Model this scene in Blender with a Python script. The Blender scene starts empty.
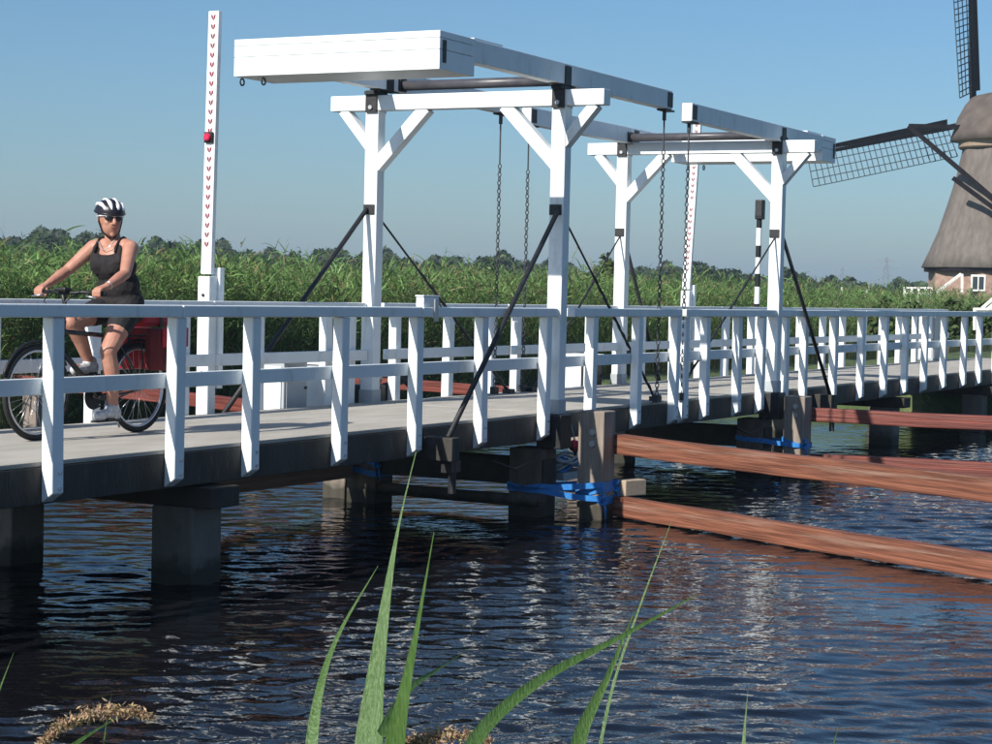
import bpy, bmesh, math, random
import numpy as np
from mathutils import Vector, Matrix, Quaternion

random.seed(7)
rng = np.random.default_rng(11)
scene = bpy.context.scene
COL = scene.collection
R = math.radians

# ------------------------------------------------------------------ camera
# World axes: +X along the bridge, +Y across it to the far side, Z up, water at z = 0.
FPX = 1950.0                                   # focal length in photo pixels (photo is 992 wide)
TH = math.atan(1037 / FPX)                     # heading of the view from the bridge axis
CAM = Vector((-9.134, -8.304, 2.15))
PITCH = math.atan(81 / FPX)
ROLL = math.atan(0.024)
Fh = Vector((math.cos(TH), math.sin(TH), 0)); Rh = Vector((math.sin(TH), -math.cos(TH), 0)); UP = Vector((0, 0, 1))
fw = Fh * math.cos(PITCH) - UP * math.sin(PITCH)
upv = UP * math.cos(PITCH) + Fh * math.sin(PITCH)
rt = Rh * math.cos(ROLL) + upv * math.sin(ROLL)
ut = upv * math.cos(ROLL) - Rh * math.sin(ROLL)
cam = bpy.data.cameras.new('camera'); co = bpy.data.objects.new('camera', cam); COL.objects.link(co)
cam.sensor_width = 36; cam.lens = 36 * FPX / 992; cam.clip_end = 6000; cam.clip_start = 0.1
co.matrix_world = Matrix(((rt.x, ut.x, -fw.x, CAM.x), (rt.y, ut.y, -fw.y, CAM.y), (rt.z, ut.z, -fw.z, CAM.z), (0, 0, 0, 1)))
scene.camera = co

# ------------------------------------------------------------------ sky, sun, exposure
SUN = Vector((-1.0, 0.22, 0.71)).normalized()
w = bpy.data.worlds.new('World'); scene.world = w; w.use_nodes = True
nt = w.node_tree; bg = nt.nodes['Background']
sky = nt.nodes.new('ShaderNodeTexSky'); sky.sky_type = 'NISHITA'; sky.sun_disc = False
sky.sun_elevation = math.asin(SUN.z); sky.sun_rotation = math.atan2(SUN.x, SUN.y)
sky.altitude = 0; sky.air_density = 1.12; sky.dust_density = 0.75; sky.ozone_density = 10.0
tint = nt.nodes.new('ShaderNodeMix'); tint.data_type = 'RGBA'; tint.blend_type = 'MULTIPLY'; tint.inputs[0].default_value = 1.0
tint.inputs[7].default_value = (1.0, 1.0, 0.93, 1)         # the photograph's slightly cool white balance
nt.links.new(sky.outputs[0], tint.inputs[6]); nt.links.new(tint.outputs[2], bg.inputs[0]); bg.inputs[1].default_value = 0.083
sl = bpy.data.lights.new('sun', 'SUN'); so = bpy.data.objects.new('sun', sl); COL.objects.link(so)
sl.energy = 4.8; sl.angle = R(0.55); sl.color = (1.0, 0.95, 0.87)
so.rotation_euler = (-SUN).to_track_quat('-Z', 'Y').to_euler(); so.location = (-30, 6, 25)
scene.view_settings.view_transform = 'Standard'; scene.view_settings.look = 'None'
scene.view_settings.exposure = 0.48; scene.view_settings.gamma = 1.0; scene.view_settings.use_curve_mapping = False


def ray(px, py):
    return fw * FPX + rt * (px - 496) - ut * (py - 372)


def on_plane(px, py, ax, val):
    v = ray(px, py); t = (val - CAM[ax]) / v[ax]
    return CAM + v * t


def at_depth(px, py, depth):
    return CAM + ray(px, py) * (depth / FPX)


# ------------------------------------------------------------------ materials
def mat(name, c, rough=0.6, c2=None, scale=8.0, stretch=(1, 1, 1), bump=0.0, bscale=40.0, spec=0.4, metal=0.0,
        spots=None, sscale=6.0, samt=0.5, attr=None, trans=0.0, detail=5.0, objrand=0.0, coords='Object', wet=False):
    m = bpy.data.materials.new(name); m.use_nodes = True
    N = m.node_tree.nodes; L = m.node_tree.links; b = N['Principled BSDF']
    b.inputs['Roughness'].default_value = rough; b.inputs['Metallic'].default_value = metal
    b.inputs['Specular IOR Level'].default_value = spec
    tc = N.new('ShaderNodeTexCoord'); mp = N.new('ShaderNodeMapping'); mp.inputs['Scale'].default_value = stretch
    L.new(tc.outputs[coords], mp.inputs[0])
    out = None
    if attr:
        a = N.new('ShaderNodeAttribute'); a.attribute_name = attr; out = a.outputs['Color']
    elif c2:
        n = N.new('ShaderNodeTexNoise'); n.inputs['Scale'].default_value = scale; n.inputs['Detail'].default_value = detail
        L.new(mp.outputs[0], n.inputs['Vector'])
        r = N.new('ShaderNodeValToRGB'); r.color_ramp.elements[0].position = 0.35; r.color_ramp.elements[1].position = 0.68
        r.color_ramp.elements[0].color = (*c, 1); r.color_ramp.elements[1].color = (*c2, 1)
        L.new(n.outputs['Fac'], r.inputs[0]); out = r.outputs[0]
    if spots:
        n2 = N.new('ShaderNodeTexNoise'); n2.inputs['Scale'].default_value = sscale; n2.inputs['Detail'].default_value = 8
        n2.inputs['Roughness'].default_value = 0.7
        L.new(mp.outputs[0], n2.inputs['Vector'])
        r2 = N.new('ShaderNodeValToRGB'); r2.color_ramp.elements[0].position = 0.55; r2.color_ramp.elements[1].position = 0.72
        r2.color_ramp.elements[0].color = (0, 0, 0, 1); r2.color_ramp.elements[1].color = (samt, samt, samt, 1)
        L.new(n2.outputs['Fac'], r2.inputs[0])
        mx = N.new('ShaderNodeMix'); mx.data_type = 'RGBA'
        L.new(r2.outputs[0], mx.inputs[0])
        if out is not None: L.new(out, mx.inputs[6])
        else: mx.inputs[6].default_value = (*c, 1)
        mx.inputs[7].default_value = (*spots, 1); out = mx.outputs[2]
    if objrand > 0:
        oi = N.new('ShaderNodeObjectInfo'); hv = N.new('ShaderNodeHueSaturation')
        mr = N.new('ShaderNodeMapRange'); mr.inputs[3].default_value = 1 - objrand; mr.inputs[4].default_value = 1 + objrand
        L.new(oi.outputs['Random'], mr.inputs[0]); L.new(mr.outputs[0], hv.inputs['Value'])
        if out is not None: L.new(out, hv.inputs['Color'])
        else: hv.inputs['Color'].default_value = (*c, 1)
        out = hv.outputs[0]
    if wet:        # algae and tide stain just above the water
        gm = N.new('ShaderNodeNewGeometry'); sx = N.new('ShaderNodeSeparateXYZ'); L.new(gm.outputs['Position'], sx.inputs[0])
        nw = N.new('ShaderNodeTexNoise'); nw.inputs['Scale'].default_value = 7; nw.inputs['Detail'].default_value = 5; L.new(gm.outputs['Position'], nw.inputs['Vector'])
        md = N.new('ShaderNodeMath'); md.operation = 'MULTIPLY_ADD'; md.inputs[1].default_value = -0.22; L.new(nw.outputs['Fac'], md.inputs[0]); L.new(sx.outputs['Z'], md.inputs[2])
        rg = N.new('ShaderNodeMapRange'); rg.inputs[1].default_value = 0.0; rg.inputs[2].default_value = 0.10; rg.inputs[3].default_value = 0.85; rg.inputs[4].default_value = 0.0; L.new(md.outputs[0], rg.inputs[0])
        mw = N.new('ShaderNodeMix'); mw.data_type = 'RGBA'; L.new(rg.outputs[0], mw.inputs[0]); L.new(out, mw.inputs[6]); mw.inputs[7].default_value = (0.018, 0.02, 0.012, 1); out = mw.outputs[2]
    if out is not None: L.new(out, b.inputs['Base Color'])
    else: b.inputs['Base Color'].default_value = (*c, 1)
    if bump > 0:
        n3 = N.new('ShaderNodeTexNoise'); n3.inputs['Scale'].default_value = bscale; n3.inputs['Detail'].default_value = 6
        L.new(mp.outputs[0], n3.inputs['Vector'])
        bp = N.new('ShaderNodeBump'); bp.inputs['Strength'].default_value = bump; bp.inputs['Distance'].default_value = 0.02
        L.new(n3.outputs['Fac'], bp.inputs['Height']); L.new(bp.outputs[0], b.inputs['Normal'])
    if trans > 0:
        tr = N.new('ShaderNodeBsdfTranslucent'); ms = N.new('ShaderNodeMixShader'); ms.inputs[0].default_value = trans
        if out is not None: L.new(out, tr.inputs[0])
        else: tr.inputs[0].default_value = (*c, 1)
        L.new(b.outputs[0], ms.inputs[1]); L.new(tr.outputs[0], ms.inputs[2])
        L.new(ms.outputs[0], N['Material Output'].inputs[0])
    return m


M = {}
M['white'] = mat('white_paint', (0.78, 0.82, 0.83), 0.45, (0.73, 0.77, 0.78), 3.0, bump=0.12, bscale=30, spots=(0.46, 0.47, 0.41), sscale=6, samt=0.6, stretch=(1, 1, 0.4), objrand=0.03)
M['whitebox'] = mat('white_board_paint', (0.80, 0.83, 0.84), 0.4, (0.76, 0.79, 0.80), 2.0, bump=0.06, bscale=20, spots=(0.6, 0.59, 0.55), sscale=5, samt=0.3)
M['deck'] = mat('deck_surface', (0.46, 0.43, 0.38), 0.85, (0.36, 0.335, 0.29), 2.2, stretch=(0.6, 2, 1), bump=0.5, bscale=120, spots=(0.27, 0.25, 0.22), sscale=5, samt=0.5)
M['fascia'] = mat('tarred_edge_beam', (0.03, 0.026, 0.022), 0.75, (0.055, 0.05, 0.043), 3, stretch=(2.0, 1, 0.5), bump=0.4, bscale=30, spots=(0.12, 0.11, 0.10), sscale=7, samt=0.5)
M['girder'] = mat('dark_girder', (0.03, 0.025, 0.02), 0.8, (0.05, 0.042, 0.034), 4, bump=0.3)
M['concrete'] = mat('weathered_concrete', (0.19, 0.17, 0.145), 0.85, (0.12, 0.108, 0.09), 3, stretch=(1, 1, 0.5), bump=0.5, bscale=35, spots=(0.04, 0.042, 0.03), sscale=4, samt=0.7, wet=True)
M['pile'] = mat('dark_timber_pile', (0.085, 0.07, 0.055), 0.8, (0.15, 0.125, 0.105), 5, stretch=(2, 2, 0.3), bump=0.5, bscale=20, wet=True)
M['fpost'] = mat('grey_hardwood_post', (0.21, 0.17, 0.14), 0.8, (0.30, 0.25, 0.21), 6, stretch=(3, 3, 0.3), bump=0.5, bscale=14, spots=(0.10, 0.08, 0.065), sscale=5, samt=0.6, wet=True)
M['fender'] = mat('red_hardwood', (0.105, 0.036, 0.02), 0.7, (0.265, 0.10, 0.056), 5, stretch=(0.25, 6, 6), bump=0.8, bscale=9, spots=(0.30, 0.215, 0.165), sscale=1.6, samt=0.75, objrand=0.08)
M['redfender'] = mat('wet_red_hardwood', (0.09, 0.02, 0.014), 0.6, (0.20, 0.05, 0.033), 5, stretch=(0.22, 7, 7), bump=0.6, bscale=9, spots=(0.26, 0.15, 0.12), sscale=2, samt=0.5)
M['waler'] = mat('brown_waler_timber', (0.30, 0.20, 0.155), 0.75, (0.42, 0.30, 0.24), 5, stretch=(0.3, 6, 6), bump=0.5, bscale=9)
M['palewood'] = mat('pale_cut_timber', (0.45, 0.36, 0.27), 0.7, (0.36, 0.28, 0.2), 12, stretch=(1, 6, 6), bump=0.3)
M['steel'] = mat('black_steel', (0.008, 0.009, 0.011), 0.55, (0.02, 0.02, 0.023), 14, bump=0.1, metal=0.0, spec=0.5)
M['shaft'] = mat('shaft_grey_steel', (0.05, 0.05, 0.06), 0.4, (0.08, 0.075, 0.08), 10, spec=0.5)
M['galv'] = mat('galvanised_steel', (0.42, 0.43, 0.44), 0.45, (0.5, 0.51, 0.52), 20, metal=0.7)
M['chain'] = mat('dark_chain', (0.03, 0.034, 0.04), 0.55, (0.06, 0.06, 0.065), 30)
M['blue'] = mat('blue_webbing', (0.015, 0.16, 0.50), 0.55, (0.03, 0.24, 0.60), 30, bump=0.3, bscale=150)
M['red'] = mat('red_reflector', (0.65, 0.02, 0.07), 0.25, spec=0.6)
M['redmark'] = mat('dark_red_mark', (0.22, 0.025, 0.045), 0.5)
M['grey'] = mat('grey_cabinet', (0.42, 0.45, 0.47), 0.5, (0.36, 0.39, 0.41), 4, spots=(0.25, 0.25, 0.23), sscale=5, samt=0.4)
M['black'] = mat('black_plastic', (0.012, 0.012, 0.013), 0.45)
M['rubber'] = mat('tyre_rubber', (0.018, 0.018, 0.018), 0.75, bump=0.3, bscale=90)
M['alu'] = mat('bare_aluminium', (0.6, 0.6, 0.61), 0.3, metal=0.9)
M['bikepaint'] = mat('black_bike_paint', (0.014, 0.014, 0.017), 0.25, spec=0.6)
M['skin'] = mat('sunburnt_skin', (0.46, 0.235, 0.165), 0.5, (0.37, 0.165, 0.115), 11, bump=0.12, bscale=60, spec=0.4)
M['cloth'] = mat('dark_jersey', (0.010, 0.008, 0.009), 0.85, (0.018, 0.014, 0.015), 18, bump=1.0, bscale=15)
M['shorts'] = mat('black_shorts_cloth', (0.012, 0.012, 0.014), 0.8, bump=0.3, bscale=60)
M['shoe'] = mat('white_shoe', (0.62, 0.62, 0.62), 0.5, (0.3, 0.31, 0.33), 30)
M['helmetw'] = mat('white_helmet_shell', (0.8, 0.79, 0.82), 0.3, spec=0.5)
M['helmetb'] = mat('black_helmet_shell', (0.015, 0.013, 0.02), 0.35)
M['lens'] = mat('dark_sunglass_lens', (0.008, 0.008, 0.01), 0.08, spec=0.7)
M['hair'] = mat('brown_hair', (0.06, 0.035, 0.022), 0.6)
M['lips'] = mat('lips', (0.36, 0.13, 0.11), 0.45)
M['bag'] = mat('red_bag_cloth', (0.55, 0.02, 0.03), 0.6, (0.42, 0.015, 0.022), 14, bump=0.2)
M['bagdark'] = mat('dark_red_bag_cloth', (0.13, 0.014, 0.017), 0.7)
M['thatch'] = mat('weathered_thatch', (0.115, 0.098, 0.085), 0.95, (0.165, 0.142, 0.125), 2.6, stretch=(1, 1, 0.3), bump=0.9, bscale=9, spots=(0.21, 0.185, 0.165), sscale=2.4, samt=0.6)
M['capthatch'] = mat('cap_thatch', (0.085, 0.068, 0.058), 0.95, (0.13, 0.105, 0.088), 1.2, bump=0.8, bscale=14)
M['brick'] = mat('brown_brick', (0.27, 0.17, 0.13), 0.9, (0.36, 0.25, 0.20), 3.0, bump=0.5, bscale=16)
M['millwood'] = mat('dark_mill_timber', (0.008, 0.006, 0.007), 0.9, (0.015, 0.012, 0.013), 3, spec=0.1)
M['lattice'] = mat('lattice_timber', (0.05, 0.075, 0.09), 0.7)
M['milltrim'] = mat('mill_brown_trim', (0.28, 0.21, 0.15), 0.7)
M['bark'] = mat('bark', (0.09, 0.07, 0.05), 0.9, (0.14, 0.11, 0.08), 8, stretch=(3, 3, 0.5), bump=0.6)
M['leaf'] = mat('leaf_mix', (0.05, 0.09, 0.03), 0.6, attr='Col', trans=0.25, spec=0.25)
M['reed'] = mat('reed_leaf_mix', (0.06, 0.12, 0.03), 0.55, attr='Col', trans=0.4, spec=0.3)
M['reednear'] = mat('fresh_reed_leaf', (0.065, 0.135, 0.028), 0.42, (0.115, 0.21, 0.06), 5, stretch=(60, 60, 1.5), bump=0.25, bscale=7, trans=0.3, spec=0.5)
M['reeddry'] = mat('dry_reed_head', (0.42, 0.31, 0.19), 0.8, (0.30, 0.21, 0.13), 25, trans=0.2)
M['pylon'] = mat('grey_pylon_steel', (0.22, 0.24, 0.25), 0.6)
M['farwhite'] = mat('white_fence_paint', (0.78, 0.76, 0.70), 0.6)
M['glass'] = mat('window_glass', (0.03, 0.04, 0.05), 0.08, spec=0.6)


def ground_material():
    m = bpy.data.materials.new('grassy_ground'); m.use_nodes = True
    N = m.node_tree.nodes; L = m.node_tree.links; b = N['Principled BSDF']; b.inputs['Roughness'].default_value = 0.95
    g = N.new('ShaderNodeNewGeometry')
    n = N.new('ShaderNodeTexNoise'); n.inputs['Scale'].default_value = 0.9; n.inputs['Detail'].default_value = 9; n.inputs['Roughness'].default_value = 0.7
    L.new(g.outputs['Position'], n.inputs['Vector'])
    r = N.new('ShaderNodeValToRGB'); e = r.color_ramp.elements
    e[0].position = 0.32; e[0].color = (0.035, 0.055, 0.018, 1); e[1].position = 0.7; e[1].color = (0.13, 0.14, 0.055, 1)
    k = e.new(0.5); k.color = (0.065, 0.10, 0.03, 1)
    L.new(n.outputs['Fac'], r.inputs[0]); L.new(r.outputs[0], b.inputs['Base Color'])
    n2 = N.new('ShaderNodeTexNoise'); n2.inputs['Scale'].default_value = 9; n2.inputs['Detail'].default_value = 8
    L.new(g.outputs['Position'], n2.inputs['Vector'])
    bp = N.new('ShaderNodeBump'); bp.inputs['Strength'].default_value = 0.9; bp.inputs['Distance'].default_value = 0.12
    L.new(n2.outputs['Fac'], bp.inputs['Height']); L.new(bp.outputs[0], b.inputs['Normal'])
    return m


def water_material():
    m = bpy.data.materials.new('dark_rippled_water'); m.use_nodes = True
    N = m.node_tree.nodes; L = m.node_tree.links; b = N['Principled BSDF']
    b.inputs['Base Color'].default_value = (0.006, 0.006, 0.008, 1)
    b.inputs['Roughness'].default_value = 0.03; b.inputs['IOR'].default_value = 1.333
    b.inputs['Specular IOR Level'].default_value = 0.5
    g = N.new('ShaderNodeNewGeometry')
    acc = None
    # wind ripples: crests run across the line of sight, three sizes
    for ang, sx, sy, sc, det, st in ((118, 1.0, 0.5, 14.0, 2.0, 0.3), (100, 1.0, 0.5, 26.0, 2.0, 0.15)):
        mp = N.new('ShaderNodeMapping'); mp.inputs['Rotation'].default_value = (0, 0, R(ang) - R(90)); mp.inputs['Scale'].default_value = (sx, sy, 1)
        mp.vector_type = 'TEXTURE' if False else 'POINT'
        L.new(g.outputs['Position'], mp.inputs[0])
        n = N.new('ShaderNodeTexNoise'); n.inputs['Scale'].default_value = sc; n.inputs['Detail'].default_value = det
        n.inputs['Roughness'].default_value = 0.45; n.inputs['Distortion'].default_value = 0.3
        L.new(mp.outputs[0], n.inputs['Vector'])
        mu = N.new('ShaderNodeMath'); mu.operation = 'MULTIPLY'; mu.inputs[1].default_value = st
        L.new(n.outputs['Fac'], mu.inputs[0])
        if acc is None: acc = mu.outputs[0]
        else:
            ad = N.new('ShaderNodeMath'); ad.operation = 'ADD'; L.new(acc, ad.inputs[0]); L.new(mu.outputs[0], ad.inputs[1]); acc = ad.outputs[0]
    # calmer and rougher patches
    n = N.new('ShaderNodeTexNoise'); n.inputs['Scale'].default_value = 0.35; n.inputs['Detail'].default_value = 2
    L.new(g.outputs['Position'], n.inputs['Vector'])
    mr = N.new('ShaderNodeMapRange'); mr.inputs[1].default_value = 0.35; mr.inputs[2].default_value = 0.65; mr.inputs[3].default_value = 0.55; mr.inputs[4].default_value = 1.0
    L.new(n.outputs['Fac'], mr.inputs[0])
    bp = N.new('ShaderNodeBump'); bp.inputs['Distance'].default_value = 0.012
    L.new(mr.outputs[0], bp.inputs['Strength'])
    L.new(acc, bp.inputs['Height']); L.new(bp.outputs[0], b.inputs['Normal'])
    return m


M['ground'] = ground_material(); M['water'] = water_material()


# ------------------------------------------------------------------ mesh helpers
class MB:
    def __init__(s): s.v = []; s.f = []

    def add(s, vs, fs):
        o = len(s.v); s.v += [tuple(p) for p in vs]; s.f += [tuple(i + o for i in f) for f in fs]; return s

    def box(s, x0, x1, y0, y1, z0, z1):
        return s.add([(x0, y0, z0), (x1, y0, z0), (x1, y1, z0), (x0, y1, z0), (x0, y0, z1), (x1, y0, z1), (x1, y1, z1), (x0, y1, z1)],
                     [(0, 3, 2, 1), (4, 5, 6, 7), (0, 1, 5, 4), (1, 2, 6, 5), (2, 3, 7, 6), (3, 0, 4, 7)])

    def beam(s, p, q, wd, ht, side=None, wd2=None, ht2=None):
        """rectangular beam from p to q; wd along 'side' (default horizontal), ht across"""
        p = Vector(p); q = Vector(q); a = (q - p).normalized()
        sd = Vector(side) if side is not None else a.cross(UP)
        if sd.length < 1e-5: sd = Vector((1, 0, 0))
        sd = (sd - a * sd.dot(a)).normalized(); h = sd.cross(a).normalized()
        wd2 = wd if wd2 is None else wd2; ht2 = ht if ht2 is None else ht2
        vs = []
        for c, W, H in ((p, wd, ht), (q, wd2, ht2)):
            for i, j in ((-1, -1), (1, -1), (1, 1), (-1, 1)): vs.append(c + sd * (i * W / 2) + h * (j * H / 2))
        return s.add(vs, [(0, 1, 2, 3), (7, 6, 5, 4), (0, 4, 5, 1), (1, 5, 6, 2), (2, 6, 7, 3), (3, 7, 4, 0)])

    def tube(s, pts, r, n=8, closed=False, caps=True):
        pts = [Vector(p) for p in pts]; k = len(pts)
        rs = r if isinstance(r, (list, tuple)) else [r] * k
        prev = None; o = len(s.v)
        for i, p in enumerate(pts):
            if closed: t = (pts[(i + 1) % k] - pts[i - 1]).normalized()
            else: t = (pts[min(i + 1, k - 1)] - pts[max(i - 1, 0)]).normalized()
            if prev is None:
                u = t.cross(UP)
                if u.length < 1e-3: u = t.cross(Vector((1, 0, 0)))
                u.normalize()
            else:
                u = (prev - t * prev.dot(t)).normalized()
            prev = u; v = t.cross(u)
            for j in range(n):
                a = 2 * math.pi * j / n
                s.v.append(tuple(p + (u * math.cos(a) + v * math.sin(a)) * rs[i]))
        for i in range(k if closed else k - 1):
            a0 = o + i * n; b0 = o + ((i + 1) % k) * n
            for j in range(n): s.f.append((a0 + j, a0 + (j + 1) % n, b0 + (j + 1) % n, b0 + j))
        if caps and not closed:
            s.f.append(tuple(o + j for j in reversed(range(n)))); s.f.append(tuple(o + (k - 1) * n + j for j in range(n)))
        return s

    def band(s, pts, wd, th):
        """flat webbing band following pts (closed loop), wd vertical, th outward"""
        k = len(pts); o = len(s.v); c = sum((Vector(p) for p in pts), Vector()) / k
        for p in pts:
            p = Vector(p); d = p - c; d.z = 0; d = d.normalized() * th
            for q in (p + Vector((0, 0, -wd / 2)), p + d + Vector((0, 0, -wd / 2)), p + d + Vector((0, 0, wd / 2)), p + Vector((0, 0, wd / 2))): s.v.append(tuple(q))
        for i in range(k):
            a = o + 4 * i; b = o + 4 * ((i + 1) % k)
            for j in range(4): s.f.append((a + j, b + j, b + (j + 1) % 4, a + (j + 1) % 4))
        return s

    def lathe(s, prof, n=24, c=(0, 0, 0), cap=True):
        o = len(s.v); k = len(prof)
        for r, z in prof:
            for j in range(n):
                a = 2 * math.pi * j / n; s.v.append((c[0] + r * math.cos(a), c[1] + r * math.sin(a), c[2] + z))
        for i in range(k - 1):
            for j in range(n): s.f.append((o + i * n + j, o + i * n + (j + 1) % n, o + (i + 1) * n + (j + 1) % n, o + (i + 1) * n + j))
        if cap:
            s.f.append(tuple(o + j for j in reversed(range(n)))); s.f.append(tuple(o + (k - 1) * n + j for j in range(n)))
        return s

    def build(s, name, m, parent=None, smooth=False, bevel=0.0):
        me = bpy.data.meshes.new(name); me.from_pydata(s.v, [], s.f); me.materials.append(m)
        if smooth:
            me.polygons.foreach_set('use_smooth', [True] * len(me.polygons))
        ob = bpy.data.objects.new(name, me); COL.objects.link(ob)
        if parent is not None: ob.parent = parent
        if bevel > 0:
            b = ob.modifiers.new('edge', 'BEVEL'); b.width = bevel; b.segments = 2; b.limit_method = 'ANGLE'; b.angle_limit = R(40)
        return ob


def tag(o, label, cat, group=None):
    o['label'] = label; o['category'] = cat
    if group: o['group'] = group
    return o


def thing(name, label, cat, loc=(0, 0, 0), rz=0.0, group=None):
    o = bpy.data.objects.new(name, None); COL.objects.link(o); o.location = loc; o.rotation_euler = (0, 0, rz); o.empty_display_size = 0.2
    return tag(o, label, cat, group)


def at(o, x, y, z=0):       # helper: put part geometry given in world coords under a thing that sits at its base
    o.matrix_parent_inverse = Matrix.Identity(4)
    o.location = (-x, -y, -z)
    return o


def W(mb, name, m, parent, smooth=False, bevel=0.0):
    """build a part from world coordinates under its (unrotated) thing"""
    ob = mb.build(name, m, parent, smooth, bevel)
    L = parent.location
    off = Vector((0, 0, 0)); p = parent
    while p is not None:
        off += p.location; p = p.parent
    ob.data.transform(Matrix.Translation(-off))
    return ob


def quads_object(name, centers, normals, sizes, colors, m, parent=None, aspect=1.0):
    """cloud of leaf faces, each a bent quad, with a per-leaf colour attribute"""
    n = len(centers)
    c = np.asarray(centers, float); nn = np.asarray(normals, float); nn /= np.linalg.norm(nn, axis=1)[:, None] + 1e-9
    ref = rng.normal(size=(n, 3)); u = np.cross(nn, ref); u /= np.linalg.norm(u, axis=1)[:, None] + 1e-9; v = np.cross(nn, u)
    s = np.asarray(sizes, float)[:, None]
    P = np.stack([c - u * s, c - v * s * 0.55 * aspect + nn * s * 0.15, c + u * s, c + v * s * 0.55 * aspect + nn * s * 0.15], 1).reshape(-1, 3)
    me = bpy.data.meshes.new(name); me.vertices.add(4 * n); me.vertices.foreach_set('co', P.ravel())
    me.loops.add(4 * n); me.loops.foreach_set('vertex_index', np.arange(4 * n)); me.polygons.add(n)
    me.polygons.foreach_set('loop_start', np.arange(0, 4 * n, 4)); me.polygons.foreach_set('loop_total', np.full(n, 4))
    me.update(calc_edges=True)
    ca = me.color_attributes.new('Col', 'FLOAT_COLOR', 'POINT')
    ca.data.foreach_set('color', np.repeat(np.c_[np.asarray(colors), np.ones(n)], 4, axis=0).ravel())
    me.materials.append(m)
    ob = bpy.data.objects.new(name, me); COL.objects.link(ob)
    if parent is not None: ob.parent = parent
    return ob


# ------------------------------------------------------------------ ground and water
def bank_left(y):        # x of the left bank's waterline
    return -4.2 + np.clip(-2.0 - y, 0, 40) * 0.32


def ss(t):
    t = np.clip(t, 0, 1); return t * t * (3 - 2 * t)


def ground_z(x, y):
    h_left = ss((bank_left(y) - x + 0.4) / 1.6)
    h_far = ss((y - 9.0) / 1.6)
    h_right = ss((x - 25.3) / 2.0)
    h = np.maximum(np.maximum(h_left, h_far), h_right)
    top = 0.32 + 0.25 * h_left * (1 - h_far) + 0.45 * h_right * (1 - ss((np.abs(y - 1) - 3) / 3))
    near_path = 1 - ss((np.abs(y - 1) - 1.6) / 3)
    top = top + near_path * (0.21 * ss((x - 27.3) / 2.0) + 0.37 * ss((-4.6 - x) / 1.2))
    return -0.9 + h * (0.9 + top)


def build_ground():
    def axis(c, fine, half, far):
        a = np.arange(-half, half + 1e-6, fine)
        g = [half]
        st = fine
        while g[-1] < far: st *= 1.35; g.append(g[-1] + st)
        g = np.array(g[1:]); return np.concatenate([c - g[::-1], c + a, c + g])
    X = axis(12, 0.5, 26, 3500); Y = axis(2, 0.5, 16, 3500)
    gx, gy = np.meshgrid(X, Y, indexing='ij'); gz = ground_z(gx, gy)
    gz = gz + np.where(gz > 0.05, rng.normal(scale=0.03, size=gz.shape), 0)
    nx, ny = gx.shape
    vs = np.stack([gx, gy, gz], -1).reshape(-1, 3)
    idx = np.arange(nx * ny).reshape(nx, ny)
    fs = np.stack([idx[:-1, :-1], idx[1:, :-1], idx[1:, 1:], idx[:-1, 1:]], -1).reshape(-1, 4)
    me = bpy.data.meshes.new('ground'); me.from_pydata(vs.tolist(), [], fs.tolist()); me.materials.append(M['ground'])
    me.polygons.foreach_set('use_smooth', [True] * len(me.polygons))
    o = bpy.data.objects.new('ground', me); COL.objects.link(o); o['kind'] = 'structure'


build_ground()


def build_water():
    """water surface with real wind ripples"""
    st = 0.028
    X = np.concatenate([[-14, -8], np.arange(-4.6, 26.0, st), [28, 31]]); Y = np.concatenate([[-90, -30, -14], np.arange(-7.6, 10.4, st), [11.2]])
    gx, gy = np.meshgrid(X, Y, indexing='ij'); z = np.zeros_like(gx)
    wind = TH + R(8)                     # the wind blows roughly along the view
    for i in range(46):
        lam = 0.12 * (4.6 ** (rng.random() ** 1.3)); k = 2 * np.pi / lam
        a = wind + rng.normal(scale=0.36); ph = rng.uniform(0, 6.283)
        amp = 0.029 / k * (lam / 0.3) ** 0.15
        w_ = np.sin(k * (gx * math.cos(a) + gy * math.sin(a)) + ph)
        z += amp * w_
    gust = 0.62 + 0.38 * np.sin(gx * 0.55 + 0.8 * np.sin(gy * 0.4)) * np.sin(gy * 0.75 + 0.6 * np.sin(gx * 0.33) + 1.0)
    sheltered = 1 - 0.35 * ss((gy + 0.5) / 3.0)
    z = z * gust * sheltered
    edge = (gx < -4.6) | (gx > 26) | (gy < -7.6) | (gy > 10.4); z[edge] = 0
    nx, ny = gx.shape; idx = np.arange(nx * ny).reshape(nx, ny)
    f = np.stack([idx[:-1, :-1], idx[1:, :-1], idx[1:, 1:], idx[:-1, 1:]], -1).reshape(-1, 4).astype(np.int32); nf = len(f)
    me = bpy.data.meshes.new('water'); me.vertices.add(nx * ny); me.vertices.foreach_set('co', np.stack([gx, gy, z], -1).ravel())
    me.loops.add(nf * 4); me.loops.foreach_set('vertex_index', f.ravel()); me.polygons.add(nf)
    me.polygons.foreach_set('loop_start', np.arange(0, nf * 4, 4)); me.polygons.foreach_set('loop_total', np.full(nf, 4)); me.update(calc_edges=True)
    me.polygons.foreach_set('use_smooth', np.ones(nf, bool))
    me.materials.append(M['water']); o = bpy.data.objects.new('water', me); COL.objects.link(o); o['kind'] = 'structure'


build_water()

# ------------------------------------------------------------------ bridge spans with railings
DZ = 1.0                       # deck top
YN, YF = 0.0, 2.06             # near and far deck edge
XA, XB = 7.6, 13.65            # the two portals
BV = 0.006


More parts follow.
